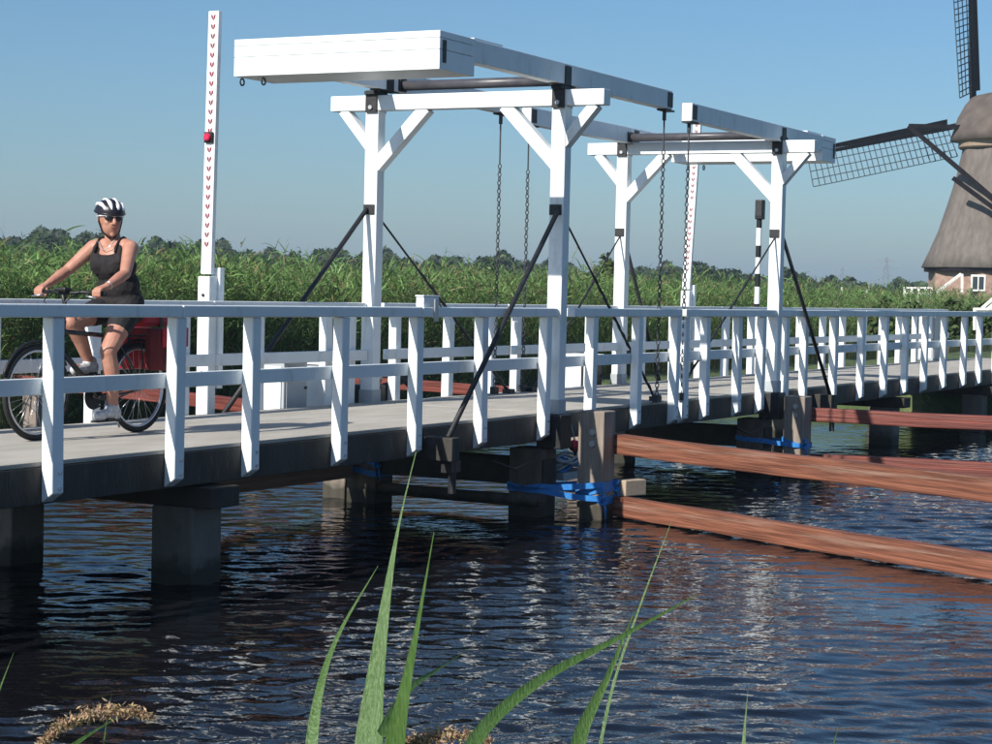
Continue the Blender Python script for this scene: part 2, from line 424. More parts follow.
def rail_post_mesh(side):
    # post 0.11 x 0.09, foot cut to a point; side -1 near, +1 far
    y0, y1 = (-0.09, 0.0) if side < 0 else (0.0, 0.09)
    xs = 0.055; zb = 0.74; zt = 1.915
    out = y0 if side < 0 else y1; inn = y1 if side < 0 else y0
    vs = [(-xs, out, zb + 0.06), (xs, out, zb + 0.06), (xs, inn, zb), (-xs, inn, zb), (-xs, out, zt), (xs, out, zt), (xs, inn, zt), (-xs, inn, zt)]
    fs = [(0, 3, 2, 1), (4, 5, 6, 7), (0, 1, 5, 4), (1, 2, 6, 5), (2, 3, 7, 6), (3, 0, 4, 7)]
    if side > 0: fs = [f[::-1] for f in fs]
    mb = MB().add(vs, fs)
    return mb


POST_MESH = {}
BOLT_MESH = {}


def span(name, label, x0, x1, posts_n, posts_f, piles, joints, rail_gaps=(0, 0), group=None):
    t = thing(name, label, 'bridge', ((x0 + x1) / 2, 1.03, 0), group=group)
    ox, oy = t.location.x, t.location.y
    W(MB().box(x0, x1, YN + 0.012, YF - 0.012, DZ - 0.03, DZ), 'deck', M['deck'], t, bevel=0.004)
    for y0, y1 in ((YN - 0.0, YN + 0.1), (YF - 0.1, YF)):
        W(MB().box(x0 + 0.003, x1 - 0.003, y0, y1, DZ - 0.27, DZ - 0.033), 'edge_beam', M['fascia'], t, bevel=0.006)
    for y in (0.45, 1.03, 1.61):
        W(MB().box(x0 + 0.01, x1 - 0.01, y - 0.1, y + 0.1, DZ - 0.285, DZ - 0.033), 'girder', M['girder'], t)
    for side, posts, yy in ((-1, posts_n, YN), (1, posts_f, YF)):
        if side not in POST_MESH:
            tmp = rail_post_mesh(side).build('railing_post', M['white'])
            POST_MESH[side] = tmp.data; bpy.data.objects.remove(tmp)
            sgn = side
            y_s = sgn * 0.09
            bm_ = MB().tube([(0.015, y_s, 0), (0.015, y_s + sgn * 0.012, 0)], 0.011, 8)
            tmp = bm_.build('bolt', M['galv']); BOLT_MESH[side] = tmp.data; bpy.data.objects.remove(tmp)
        for x in posts:
            p = bpy.data.objects.new('railing_post', POST_MESH[side]); COL.objects.link(p); p.parent = t
            p.location = (x - ox, yy - oy, 0); p.rotation_euler = (R(random.uniform(-0.5, 0.5)), R(random.uniform(-0.6, 0.6)), R(random.uniform(-1, 1)))
            b = p.modifiers.new('edge', 'BEVEL'); b.width = 0.006; b.segments = 1; b.limit_method = 'ANGLE'
            for zb_ in (0.83, 0.93):
                bo = bpy.data.objects.new('bolt', BOLT_MESH[side]); COL.objects.link(bo); bo.parent = p; bo.location.z = zb_
        hy = yy + (-0.105 if side < 0 else -0.02); hy2 = yy + (0.02 if side < 0 else 0.105)
        my = yy + (0.002 if side < 0 else -0.047); my2 = yy + (0.047 if side < 0 else -0.002)
        js = [x0 + rail_gaps[0]] + [j for j in joints if x0 + 1 < j < x1 - 1] + [x1 - rail_gaps[1]]
        for a, c in zip(js[:-1], js[1:]):
            W(MB().box(a + 0.004, c - 0.004, hy, hy2, 1.918, 2.0), 'handrail', M['white'], t, bevel=0.008)
            W(MB().box(a + 0.004, c - 0.004, my, my2, 1.425, 1.53), 'midrail', M['white'], t, bevel=BV)
    for x, kind in piles:
        for y in (0.22, 1.88):
            W(MB().beam((x, y, -1.5), (x, y, 0.56), 0.36, 0.36, side=(1, 0, 0)), 'pile', M['concrete'], t, bevel=0.015)
        W(MB().box(x - 0.17, x + 0.17, -0.06, YF + 0.06, 0.38, 0.547) if False else MB().beam((x, -0.12, 0.635), (x, YF + 0.05, 0.635), 0.34, 0.15), 'pile_cap', M['girder'], t, bevel=0.01)
    return t


left_n = [-3.1, -1.9, -0.75, 0.45, 1.69, 2.6, 3.8, 4.97, 6.14, 7.37]
left_f = [-2.6, -1.4, -0.2, 1.0, 2.2, 3.4, 4.6, 5.75, 6.9]
left_span = span('approach_span', 'long fixed bridge span with white railings that carries the cyclist', -5.2, XA - 0.02, left_n, left_f + [7.3], [(2.2, 0), (-3.6, 0)], (1.69, 4.97), (0, 0.06))
W(MB().box(4.4, 7.38, 2.07, 2.19, 0.25, 0.44), 'waler', M['waler'], left_span, bevel=0.01)
span('bascule_leaf', 'movable bridge leaf beside the portal whose white counterweight box faces the cyclist', XA + 0.02, 10.62, [8.39, 9.51, 10.5], [8.2, 9.3, 10.3], [], (), (0.26, 0.03))
span('bascule_leaf', 'movable bridge leaf on the windmill side beside the striped signal post', 10.66, XB - 0.02, [10.82, 11.45, 12.45, 13.2], [10.9, 11.9, 12.9], [], (), (0.03, 0.02))
right_n = [14.1, 14.8, 16.01, 17.2, 18.28, 19.34, 20.36, 21.5, 22.73, 23.77, 24.9, 26.0, 27.1, 28.2, 29.2]
right_f = [14.5, 15.6, 16.5, 17.5, 18.6, 19.7, 20.8, 21.9, 23.0, 24.1, 25.2, 26.3, 27.4, 28.5]
span('approach_span', 'fixed bridge span with white railings leading to the windmill bank', XB + 0.02, 29.5, right_n, right_f, [(19.3, 0), (24.6, 0)], (17.2, 23.77), (0.02, 0))

for xa, xb in ((29.52, 75.0), (-40.0, -5.22)):
    po = MB().box(xa, xb, 0.08, 1.98, 0.8, 0.992).build('path', M['deck']); po['kind'] = 'structure'

# ------------------------------------------------------------------ portals
def portal(x, d, label):
    """d: -1 for the portal whose landward side is -x, +1 for the other"""
    t = thing('portal_frame', label, 'bridge portal', (x, 1.0, 0))
    for y, s in ((-0.05, -1), (2.03, 1)):
        W(MB().box(x - 0.07, x + 0.07, y - 0.075, y + 0.075, 0.99, 3.92), 'post', M['white'], t, bevel=0.008)
        # foot shoe and steel base
        W(MB().box(x - 0.078, x + 0.078, y - 0.083, y + 0.083, 0.988, 1.13), 'foot_shoe', M['grey'], t, bevel=0.006)
        W(MB().box(x - 0.12, x + 0.12, y - 0.13, y + 0.13, 0.66, 0.986), 'base_plate', M['steel'], t, bevel=0.01)
        W(MB().beam((x, y + 0.22 * (1 if s < 0 else -0.1), -1.5), (x, y + 0.22 * (1 if s < 0 else -0.1), 0.655), 0.34, 0.34, side=(1, 0, 0)), 'pile', M['pile'], t, bevel=0.012)
        # knee braces
        W(MB().beam((x, y + s * 0.36, 3.93), (x, y + s * 0.02, 3.54), 0.12, 0.10, side=(1, 0, 0)), 'brace', M['white'], t, bevel=BV)
        W(MB().beam((x, y - s * 0.60, 3.94), (x, y - s * 0.03, 3.36), 0.12, 0.125, side=(1, 0, 0)), 'brace', M['white'], t, bevel=BV)
        # pivot bearing clamped over the crossbeam
        W(MB().box(x - 0.098, x - 0.078, y - 0.065, y + 0.065, 3.90, 4.12).box(x + 0.078, x + 0.098, y - 0.065, y + 0.065, 3.90, 4.12)
          .box(x - 0.13, x + 0.13, y - 0.06, y + 0.06, 4.076, 4.11), 'bearing', M['steel'], t, bevel=0.004)
        W(MB().tube([(x - 0.1, y, 3.95), (x - 0.115, y, 3.95)], 0.022, 8), 'bolt', M['galv'], t)
        # strut collar and landward strut to an outrigger
        W(MB().box(x - 0.084, x - 0.072, y - 0.055, y + 0.07, 2.885, 2.985), 'strut_plate', M['steel'], t, bevel=0.003)
        W(MB().box(x + 0.072, x + 0.084, y - 0.06, y + 0.06, 2.885, 2.985), 'strut_plate', M['steel'], t, bevel=0.003)
        fx = x + d * 2.35 if d < 0 else x + d * 1.75
        fy = y + s * 0.16
        W(MB().tube([(x + d * 0.08, y + s * 0.03, 2.94), (fx, fy, 0.9)], 0.024, 8), 'strut', M['steel'], t, smooth=True)
        W(MB().box(fx - 0.07, fx + 0.07, min(fy + s * 0.08, y - s * 0.2), max(fy + s * 0.08, y - s * 0.2), 0.70, 0.9), 'outrigger', M['fascia'], t, bevel=0.01)
        W(MB().tube([(fx + 0.05, fy + s * 0.02, 0.69), (fx + 0.05, fy + s * 0.02, 0.42)], 0.035, 8).box(fx - 0.02, fx + 0.14, fy - 0.05, fy + 0.05, 0.60, 0.698), 'anchor_box', M['steel'], t)
        # thin twisted stay towards the channel, with turnbuckle knots
        q0 = Vector((x - d * 0.08, y, 2.88)); q1 = Vector((x - d * 2.75, y - s * 0.14, 1.02))
        pts = []; rs = []
        for i in range(41):
            u = i / 40; a = i * 2.1
            pts.append(q0.lerp(q1, u) + (Vector((0, math.cos(a), math.sin(a))) * 0.003 if u > 0.3 else Vector()))
            rs.append(0.011 if u < 0.28 else (0.013 + 0.006 * (i % 2)))
        W(MB().tube(pts, rs, 6), 'stay', M['steel'], t, smooth=True)
        W(MB().box(q1.x - 0.06, q1.x + 0.06, q1.y - 0.05, q1.y + 0.05, 1.0, 1.05), 'stay_foot', M['steel'], t)
    W(MB().box(x - 0.075, x + 0.075, -0.52, 2.52, 3.922, 4.072), 'crossbeam', M['white'], t, bevel=0.007)
    W(MB().box(x - 0.14, x + 0.14, -0.02, 2.0, 0.30, 0.55), 'pile_beam', M['girder'], t, bevel=0.01)
    W(MB().tube([(x - 0.2, 0.02, 0.16), (x + 0.02, 1.0, 0.13), (x - 0.1, 2.0, 0.16)], 0.06, 8), 'waterline_log', M['pile'], t, smooth=True)
    # loose hydraulic hoses under the deck edge
    W(MB().tube([(x + 0.12, -0.14, 0.74), (x + 0.18, -0.2, 0.60), (x + 0.3, -0.18, 0.68), (x + 0.42, -0.12, 0.86), (x + 0.6, -0.1, 0.93)], 0.013, 6), 'hose', M['black'], t, smooth=True)
    W(MB().tube([(x - 0.3, -0.06, 0.69), (x - 0.5, -0.1, 0.58), (x - 0.9, -0.1, 0.52), (x - 1.3, -0.08, 0.62)], 0.011, 6), 'hose', M['black'], t, smooth=True)
    return t


portal(XA, -1, 'white timber portal under the balance beam whose white box faces the cyclist')
portal(XB, 1, 'white timber portal on the windmill side with the striped post beside its leg')


def balance(x, d, dz, label):
    """balance frame: arms, boxed counterweight on the landward end, shaft and tip plates"""
    t = thing('balance_beam', label, 'balance beam', (x, 1.0, 4.08))
    X = lambda u: x + d * u                     # u landward positive
    zt, zb = 4.32 + dz, 4.125 + dz
    ub, ue = (1.85, 2.46) if d < 0 else (1.45, 1.98)
    tip = -2.55 if d < 0 else -2.95
    for y, s in ((-0.04, -1), (1.93, 1)):
        xa, xc = sorted((X(tip), X(ub + 0.05)))
        W(MB().box(xa, xc, y - 0.06, y + 0.06, zb, zt), 'arm', M['white'], t, bevel=0.006)
        xm0, xm1 = sorted((X(tip), X(tip + 0.14)))
        W(MB().box(xm0 + 0.01, xm1, y - 0.066, y - 0.06 + 0.002, zb + 0.02, zt - 0.02).box(xm0 - 0.02, xm1 + 0.09, y - 0.05, y + 0.05, zb - 0.02, zb - 0.002), 'tip_plate', M['steel'], t)
        W(MB().box(x - 0.065, x + 0.065, y - 0.072, y - 0.062, zb - 0.01, zt - 0.02).box(x - 0.065, x + 0.065, y + 0.062, y + 0.072, zb - 0.01, zt - 0.03)
          .box(x - 0.2, x + 0.2, y - 0.055, y + 0.055, 4.112, zb - 0.003), 'pivot_plate', M['steel'], t, bevel=0.003)
    bx0, bx1 = sorted((X(ub), X(ue)))
    y0, y1 = -0.105, 2.0
    box = W(MB().box(bx0 + 0.012, bx1 - 0.012, y0 + 0.012, y1 - 0.012, 4.012 + dz, 4.30 + dz), 'counterweight_box', M['whitebox'], t)
    for z0, z1 in ((4.0, 4.165), (4.171, 4.262), (4.268, 4.325)):
        b = W(MB().box(bx0, bx1, y0, y1, z0 + dz, z1 + dz), 'panel', M['whitebox'], box, bevel=0.004)
    xe = X(ue) - d * 0.1
    W(MB().box(min(xe, xe + d * 0.05), max(xe, xe + d * 0.05), y0 - 0.01, y0 - 0.002, 4.06 + dz, 4.25 + dz), 'end_plate', M['steel'], box)
    for y in (1.95, 1.72):
        W(MB().tube([(X(ue - 0.06) + 0.03 * math.cos(a), y, 3.985 + dz - 0.03 + 0.03 * math.sin(a)) for a in np.linspace(0, 2 * math.pi, 12, endpoint=False)], 0.008, 6, closed=True), 'lifting_ring', M['steel'], t)
    # diagonal ties inside the frame and the pivot shaft
    W(MB().tube([(X(-0.22), 0.03, 4.19 + dz), (X(-0.22), 1.86, 4.19 + dz)], 0.05, 14), 'shaft', M['shaft'], t, smooth=True)
    W(MB().box(X(-0.22) - 0.06, X(-0.22) + 0.06, 0.022, 0.05, 4.13 + dz, 4.26 + dz).box(X(-0.22) - 0.06, X(-0.22) + 0.06, 1.84, 1.868, 4.13 + dz, 4.26 + dz), 'shaft_flange', M['steel'], t)
    # cover strip on top of the arm next to the box
    xs0, xs1 = sorted((X(ub - 0.02), X(ub - 0.55)))
    W(MB().box(xs0, xs1, -0.085, 0.005, zt + 0.002, zt + 0.02), 'top_strip', M['whitebox'], t)
    return t


balance(XA, -1, 0.0, 'white balance beam with its counterweight box over the cyclist side of the bridge')
balance(XB, 1, -0.07, 'white balance beam whose counterweight box points at the windmill')


def chain(x, y, ztop, zbot, rod, label, z0seed):
    t = thing('suspension_chain', label, 'chain', (x, y, zbot), group='chains hanging from the balance beam tips')
    W(MB().tube([(x, y, ztop), (x, y, ztop - 0.1)], 0.022, 8).tube([(x, y, ztop - 0.1), (x, y, ztop - rod)], 0.010, 6), 'hanger_rod', M['chain'], t)
    mb = MB(); z = ztop - rod + 0.012; i = 0; Ln = 0.062; pitch = 0.046
    while z - Ln > zbot:
        pts = []
        for k in range(10):
            a = 2 * math.pi * k / 10
            u = math.cos(a) * 0.019; v = math.sin(a) * (Ln / 2 - 0.006)
            pts.append((x + (u if i % 2 else 0) + 0.004 * math.sin(i * 0.5 + z0seed), y + (0 if i % 2 else u), z - Ln / 2 + v))
        mb.tube(pts, 0.0065, 5, closed=True); z -= pitch; i += 1
    W(mb, 'links', M['chain'], t, smooth=True)
    W(MB().box(x - 0.05, x + 0.05, y - 0.03, y + 0.03, zbot - 0.02, zbot + 0.06), 'deck_lug', M['steel'], t)


TA = XA + 2.48; TB = XB - 2.88
chain(TA, -0.145 + 0.105, 4.105, 1.02, 0.42, 'chain at the fender-side railing hanging from the cyclist-side balance beam', 0.0)
chain(TB, -0.04, 4.035, 1.02, 0.50, 'chain at the fender-side railing hanging from the windmill-side balance beam', 1.0)
chain(TA, 1.93, 4.105, 1.02, 0.55, 'chain at the reed-side railing hanging from the cyclist-side balance beam', 2.0)
chain(TB, 1.93, 4.035, 1.02, 0.50, 'chain at the reed-side railing hanging from the windmill-side balance beam', 3.0)

# ------------------------------------------------------------------ raised barrier booms
def barrier(x, y, lean, leany, lamp, label):
    t = thing('barrier_boom', label, 'barrier', (x, y, 0.6))
    top = Vector((x + lean, y + leany, 4.62)); low = Vector((x, y, 2.24))
    W(MB().box(x - 0.07, x + 0.05, y - 0.075, y + 0.055, 0.6, 2.22), 'barrier_post', M['white'], t, bevel=0.008)
    W(MB().box(x + 0.055, x + 0.125, y - 0.10, y + 0.0, 1.2, 2.3), 'side_plate', M['white'], t, bevel=0.006)
    bo = W(MB().beam(low, top, 0.115, 0.055, side=(0, 1, 0)), 'boom', M['white'], t, bevel=0.006)
    mb = MB()
    a = (top - low).normalized(); sd = Vector((0, 1, 0)); sd = (sd - a * sd.dot(a)).normalized(); fr = Vector((-1, 0, 0)); fr = (fr - a * fr.dot(a)).normalized()
    for i in range(25):
        if i == 13: continue
        c = top - a * (0.058 + i * 0.0855) + fr * 0.0285
        for s in (-1, 1):
            p = [c + sd * (s * 0.024) + a * 0.027, c + sd * (s * 0.005) + a * 0.016, c - a * 0.027 + sd * (s * 0.0005), c - a * 0.004 + sd * (s * 0.021)]
            if s < 0: p = p[::-1]
            mb.add(p + [q + fr * 0.002 for q in p], [(4, 5, 6, 7), (0, 3, 2, 1), (0, 1, 5, 4), (1, 2, 6, 5), (2, 3, 7, 6), (3, 0, 4, 7)])
    ck = W(mb, 'chevron_marks', M['redmark'], bo); ck['kind'] = 'stuff'
    if lamp:
        c = top - a * (0.058 + 12.7 * 0.0855) + fr * 0.028
        W(MB().tube([c + fr * 0.03, c + fr * 0.05, c + fr * 0.06], [0.036, 0.036, 0.026], 12), 'lamp', M['red'], bo)
        W(MB().box(c.x - 0.03, c.x + 0.002, c.y - 0.045, c.y + 0.045, c.z - 0.05, c.z + 0.05), 'lamp_housing', M['black'], bo, bevel=0.008)
    for z in (1.35, 2.05):
        W(MB().tube([(x - 0.07, y - 0.01, z), (x - 0.082, y - 0.01, z)], 0.014, 8), 'bolt', M['black'], t)
    W(MB().box(x - 0.14, x + 0.16, 2.17, y + 0.1, 0.5, 0.598), 'bracket', M['fascia'], t)


barrier(5.29, 2.36, 0.05, 0.0, True, 'tall raised white barrier boom with red lamp on the rail beside the cyclist')
barrier(16.62, 2.36, 0.10, -0.06, False, 'raised white barrier boom seen behind the windmill-side portal')

# ------------------------------------------------------------------ small bridge furniture
def signal_post():
    b = on_plane(757, 300, 1, 2.24); x, y = b.x, b.y
    t = thing('signal_post', 'black signal lamp on a black and white banded pole', 'signal post', (x, y, 0.7))
    z = 0.7; i = 0
    W(MB().tube([(x, y, 0.7), (x, y, 1.99)], 0.045, 12), 'pole_base', M['white'], t, smooth=True)
    z = 2.0
    for h, m in ((0.05, 'black'), (0.26, 'white'), (0.2, 'black'), (0.25, 'white'), (0.18, 'black'), (0.27, 'white'), (0.13, 'black')):
        W(MB().tube([(x, y, z), (x, y, z + h)], 0.042, 12), 'band', M[m], t); z += h
    W(MB().box(x - 0.065, x + 0.065, y - 0.07, y + 0.055, z, z + 0.3), 'lamp_box', M['black'], t, bevel=0.015)
    W(MB().box(x - 0.074, x - 0.067, y - 0.06, y + 0.04, z + 0.05, z + 0.28), 'lamp_face', M['steel'], t)
    W(MB().beam((x, y, 0.75), (x, 2.04, 0.75), 0.08, 0.08), 'bracket', M['steel'], t)


signal_post()


def cabinet(name, label, x0, x1, y0, y1, z0, z1, m, panel=None):
    t = thing(name, label, 'cabinet', ((x0 + x1) / 2, (y0 + y1) / 2, z0))
    W(MB().box(x0, x1, y0, y1, z0, z1), 'body', M[m], t, bevel=0.01)
    W(MB().box(x0 - 0.02, x1 + 0.02, y0 - 0.02, y1 + 0.02, z1 + 0.002, z1 + 0.025), 'lid', M['white'], t, bevel=0.005)
    W(MB().box(x0 + 0.03, x1 - 0.03, y0 - 0.014, y0 - 0.002, z0 + 0.04, z1 - 0.04), 'door', M[panel or m], t, bevel=0.004)
    W(MB().box(x0 - 0.014, x0 - 0.002, y0 + 0.03, y1 - 0.03, z0 + 0.04, z1 - 0.04), 'door', M['white'], t, bevel=0.004)
    W(MB().tube([(x1 - 0.06, y0 - 0.014, (z0 + z1) / 2), (x1 - 0.06, y0 - 0.03, (z0 + z1) / 2)], 0.015, 8), 'lock', M['steel'], t)
    return t


cabinet('control_cabinet', 'low white control box with framed door beside the far railing', 6.32, 6.72, 2.2, 2.52, 0.92, 1.42, 'grey')
cabinet('control_cabinet', 'grey metal control box standing against the portal leg', 7.0, 7.42, 2.2, 2.55, 0.85, 1.38, 'grey')
cabinet('control_cabinet', 'dark drive unit housing on the far side of the windmill-side portal', 13.0, 13.55, 2.22, 2.6, 0.85, 1.35, 'steel', 'steel')
cabinet('control_cabinet', 'grey upright panel at the bridge end by the windmill bank', 28.3, 28.75, 2.0, 2.3, 1.0, 1.9, 'grey')


def drive(x, label):
    t = thing('locking_device', label, 'machine', (x, 2.25, 0.85))
    W(MB().box(x - 0.16, x + 0.2, 2.14, 2.42, 0.86, 1.16), 'housing', M['steel'], t, bevel=0.02)
    W(MB().tube([(x + 0.2, 2.2, 1.12), (x + 0.5, 2.1, 1.2), (x + 0.62, 2.1, 1.14)], 0.04, 8), 'arm', M['steel'], t, smooth=True)
    W(MB().tube([(x + 0.3, 2.12, 1.28), (x + 0.56, 2.08, 1.14)], 0.022, 8), 'lever', M['steel'], t)
    W(MB().tube([(x - 0.16, 2.2, 1.22), (x + 0.14, 2.2, 1.22)], 0.05, 10), 'motor', M['shaft'], t, smooth=True)


drive(7.9, 'black locking gear at the foot of the portal leg behind the white posts')

t = thing('handrail_box', 'small white box clamped on top of the railing', 'box', (5.15, -0.04, 2.0))
W(MB().box(5.02, 5.28, -0.075, 0.0, 2.002, 2.085), 'body', M['whitebox'], t, bevel=0.006)
W(MB().box(5.01, 5.29, -0.08, 0.005, 2.087, 2.1), 'lid', M['whitebox'], t, bevel=0.004)
W(MB().box(5.14, 5.2, -0.117, -0.108, 1.88, 2.07), 'clamp', M['galv'], t)
W(MB().tube([(5.28, -0.04, 2.04), (5.4, -0.02, 2.02), (5.5, 0.03, 1.96)], 0.01, 6), 'cable', M['black'], t)

# ------------------------------------------------------------------ fenders guiding boats under the bridge
def fender(pts, base, label, m, zs, top, hb=0.2):
    """post at base, horizontal hardwood rails running out along pts (ground plan)"""
    p0, p1 = Vector((*pts[0], 0)), Vector((*pts[1], 0)); dr = (p1 - p0).normalized(); sd = dr.cross(UP)
    t = thing('boat_fender', label, 'fender', (base[0], base[1], 0))
    W(MB().beam((base[0], base[1], -1.3), (base[0], base[1], top), 0.27, 0.27, side=(1, 0, 0)), 'fender_post', M['fpost'], t, bevel=0.012)
    for z in zs:
        Ln = (p1 - p0).length; nseg = 10; mb = MB(); w_ = 0.07
        for i in range(nseg + 1):
            u = i / nseg; dw = random.uniform(-0.004, 0.004); dh = random.uniform(-0.006, 0.006)
            mb.v += [(u * Ln, -w_ + dw, dh - hb / 2), (u * Ln, w_ + dw, dh - hb / 2), (u * Ln, w_ + dw, dh + hb / 2), (u * Ln, -w_ + dw, dh + hb / 2)]
        for i in range(nseg):
            for j in range(4): mb.f.append((4 * i + j, 4 * i + (j + 1) % 4, 4 * i + 4 + (j + 1) % 4, 4 * i + 4 + j))
        mb.f += [(3, 2, 1, 0), tuple(4 * nseg + j for j in range(4))]
        ob = mb.build('fender_rail', M[m], t, bevel=0.012)
        ob.location = p0 + UP * (z - hb / 2) - t.location; ob.rotation_euler = (0, 0, math.atan2(dr.y, dr.x))
    for k in (0.985,):
        q = p0.lerp(p1, k) + sd * 0.2
        W(MB().beam(q + UP * -1.3, q + UP * 0.72, 0.24, 0.24), 'fender_post', M['fpost'], t, bevel=0.012)
    for z in (0.72, 0.83):
        W(MB().tube([(base[0] - 0.135, base[1] - 0.02, z), (base[0] - 0.155, base[1] - 0.02, z)], 0.03, 10), 'bolt', M['galv'], t)
    return t


fender(((8.02, -0.42), (4.6, -7.4)), (7.78, -0.42), 'orange-brown fender rails from the tall grey post, running towards the reeds', 'fender', (0.80, 0.205), 1.03, 0.19)
fender(((13.9, -0.36), (14.9, -7.0)), (13.72, -0.36), 'dark red fender rails from the windmill-side portal post', 'redfender', (0.80, 0.24), 0.95, 0.17)
fender(((7.95, 2.5), (10.9, 9.6)), (7.75, 2.45), 'bright red fender rails behind the far railing by the barrier', 'redfender', (0.88,), 0.62, 0.15)
fender(((13.7, 2.5), (15.0, 8.8)), (13.5, 2.45), 'red fender rails behind the far railing beneath the hanging chains', 'redfender', (0.88,), 0.9, 0.15)
o = W(MB().beam((7.95, -0.60, 0.285), (8.22, -0.70, 0.285), 0.15, 0.155), 'timber_block', M['palewood'], thing('timber_block', 'short pale timber block lying on the lower fender rail', 'timber', (8.1, -0.5, 0.21)), bevel=0.01)


def strap(label, loops, knots):
    c = Vector(loops[0][0])
    t = thing('blue_strap', label, 'strap', c)
    for lp in loops:
        # subdivide for sag
        pts = []
        n = len(lp)
        for i in range(n):
            a = Vector(lp[i]); b = Vector(lp[(i + 1) % n])
            for k in range(4): pts.append(a.lerp(b, k / 4) + Vector((0, 0, -0.012 * math.sin(math.pi * k / 4) + random.uniform(-0.004, 0.004))))
        W(MB().band(pts, 0.055, 0.008), 'webbing', M['blue'], t)
    for k in knots:
        p = Vector(k)
        W(MB().tube([p + Vector((0.05 * math.cos(a) * (0.6 + 0.4 * math.sin(3 * a)), 0.03 * math.sin(2 * a), 0.05 * math.sin(a))) for a in np.linspace(0, 6.28, 14, endpoint=False)], 0.014, 6, closed=True), 'knot', M['blue'], t)
        W(MB().tube([p, p + Vector((0.02, -0.02, -0.1)), p + Vector((0.05, -0.01, -0.19))], [0.012, 0.014, 0.006], 6), 'loose_end', M['blue'], t)


def hull(r1, r2, z1, z2):
    """loop of webbing round two rectangles (x0, x1, y0, y1), tilted from z1 to z2"""
    pts = [(x, y) for r in (r1, r2) for x in (r[0] - 0.004, r[1] + 0.004) for y in (r[2] - 0.004, r[3] + 0.004)]
    pts = sorted(set(pts))
    def half(ps):
        h = []
        for p in ps:
            while len(h) > 1 and (h[-1][0] - h[-2][0]) * (p[1] - h[-2][1]) - (h[-1][1] - h[-2][1]) * (p[0] - h[-2][0]) <= 0: h.pop()
            h.append(p)
        return h
    H = half(pts)[:-1] + half(pts[::-1])[:-1]
    ys = [p[1] for p in H]; y0, y1 = min(ys), max(ys)
    return [(p[0], p[1], z1 + (z2 - z1) * (p[1] - y0) / (y1 - y0)) for p in H]


PN = (7.43, 7.77, 0.0, 0.34); FN = (7.645, 7.915, -0.555, -0.285)
strap('blue webbing strap lashing the near portal pile to the tall grey fender post',
      [hull(PN, FN, 0.34, 0.27), hull(PN, FN, 0.20, 0.30), hull(FN, FN, 0.30, 0.24), hull(FN, FN, 0.18, 0.25)], [(7.925, -0.57, 0.31), (7.63, -0.57, 0.2)])
PF = (7.43, 7.77, 1.84, 2.18); FF = (7.615, 7.885, 2.315, 2.585)
strap('blue webbing strap wound round the far portal pile under the bridge',
      [hull(PF, FF, 0.42, 0.5), hull(PF, FF, 0.30, 0.42), hull(FF, FF, 0.56, 0.50), hull(FF, FF, 0.30, 0.40), hull(PF, PF, 0.47, 0.42)], [(7.60, 2.33, 0.42), (7.42, 1.82, 0.42)])
PB = (13.48, 13.82, 0.0, 0.34); FB = (13.585, 13.855, -0.495, -0.225)
strap('blue webbing strap round the fender post at the windmill-side portal',
      [hull(PB, FB, 0.36, 0.42), hull(FB, FB, 0.34, 0.42)], [(13.57, -0.51, 0.38)])
t = thing('rope_bundle', 'heap of rope with a red buoy under the deck edge by the tall fender post', 'rope', (8.2, 0.1, 0.4))
for k in range(6):
    r_ = 0.16 + 0.012 * k; z = 0.42 + 0.02 * k; cx = 8.25 + random.uniform(-0.03, 0.03)
    W(MB().tube([(cx + r_ * 1.6 * math.cos(a), 0.12 + r_ * 0.5 * math.sin(a), z + 0.03 * math.sin(3 * a + k)) for a in np.linspace(0, 6.28, 22, endpoint=False)], 0.016, 6, closed=True), 'rope_coil', M['blue' if k % 3 == 0 else 'grey'], t, smooth=True)
W(MB().lathe([(0.01, -0.06), (0.05, -0.04), (0.062, 0), (0.05, 0.04), (0.01, 0.06)], 14, (8.0, -0.08, 0.66)), 'buoy', M['red'], t, smooth=True)
W(MB().tube([(8.0, -0.08, 0.72), (8.05, 0.0, 0.9)], 0.008, 5), 'cord', M['grey'], t)
W(MB().box(7.98, 8.6, 0.02, 0.3, 0.31, 0.385), 'ledge', M['grey'], t)

# ------------------------------------------------------------------ bicycle (local: +X forward, +Y rider's left) and cyclist
BX, BY, BZ = 2.24, 1.15, DZ
BROT = math.pi


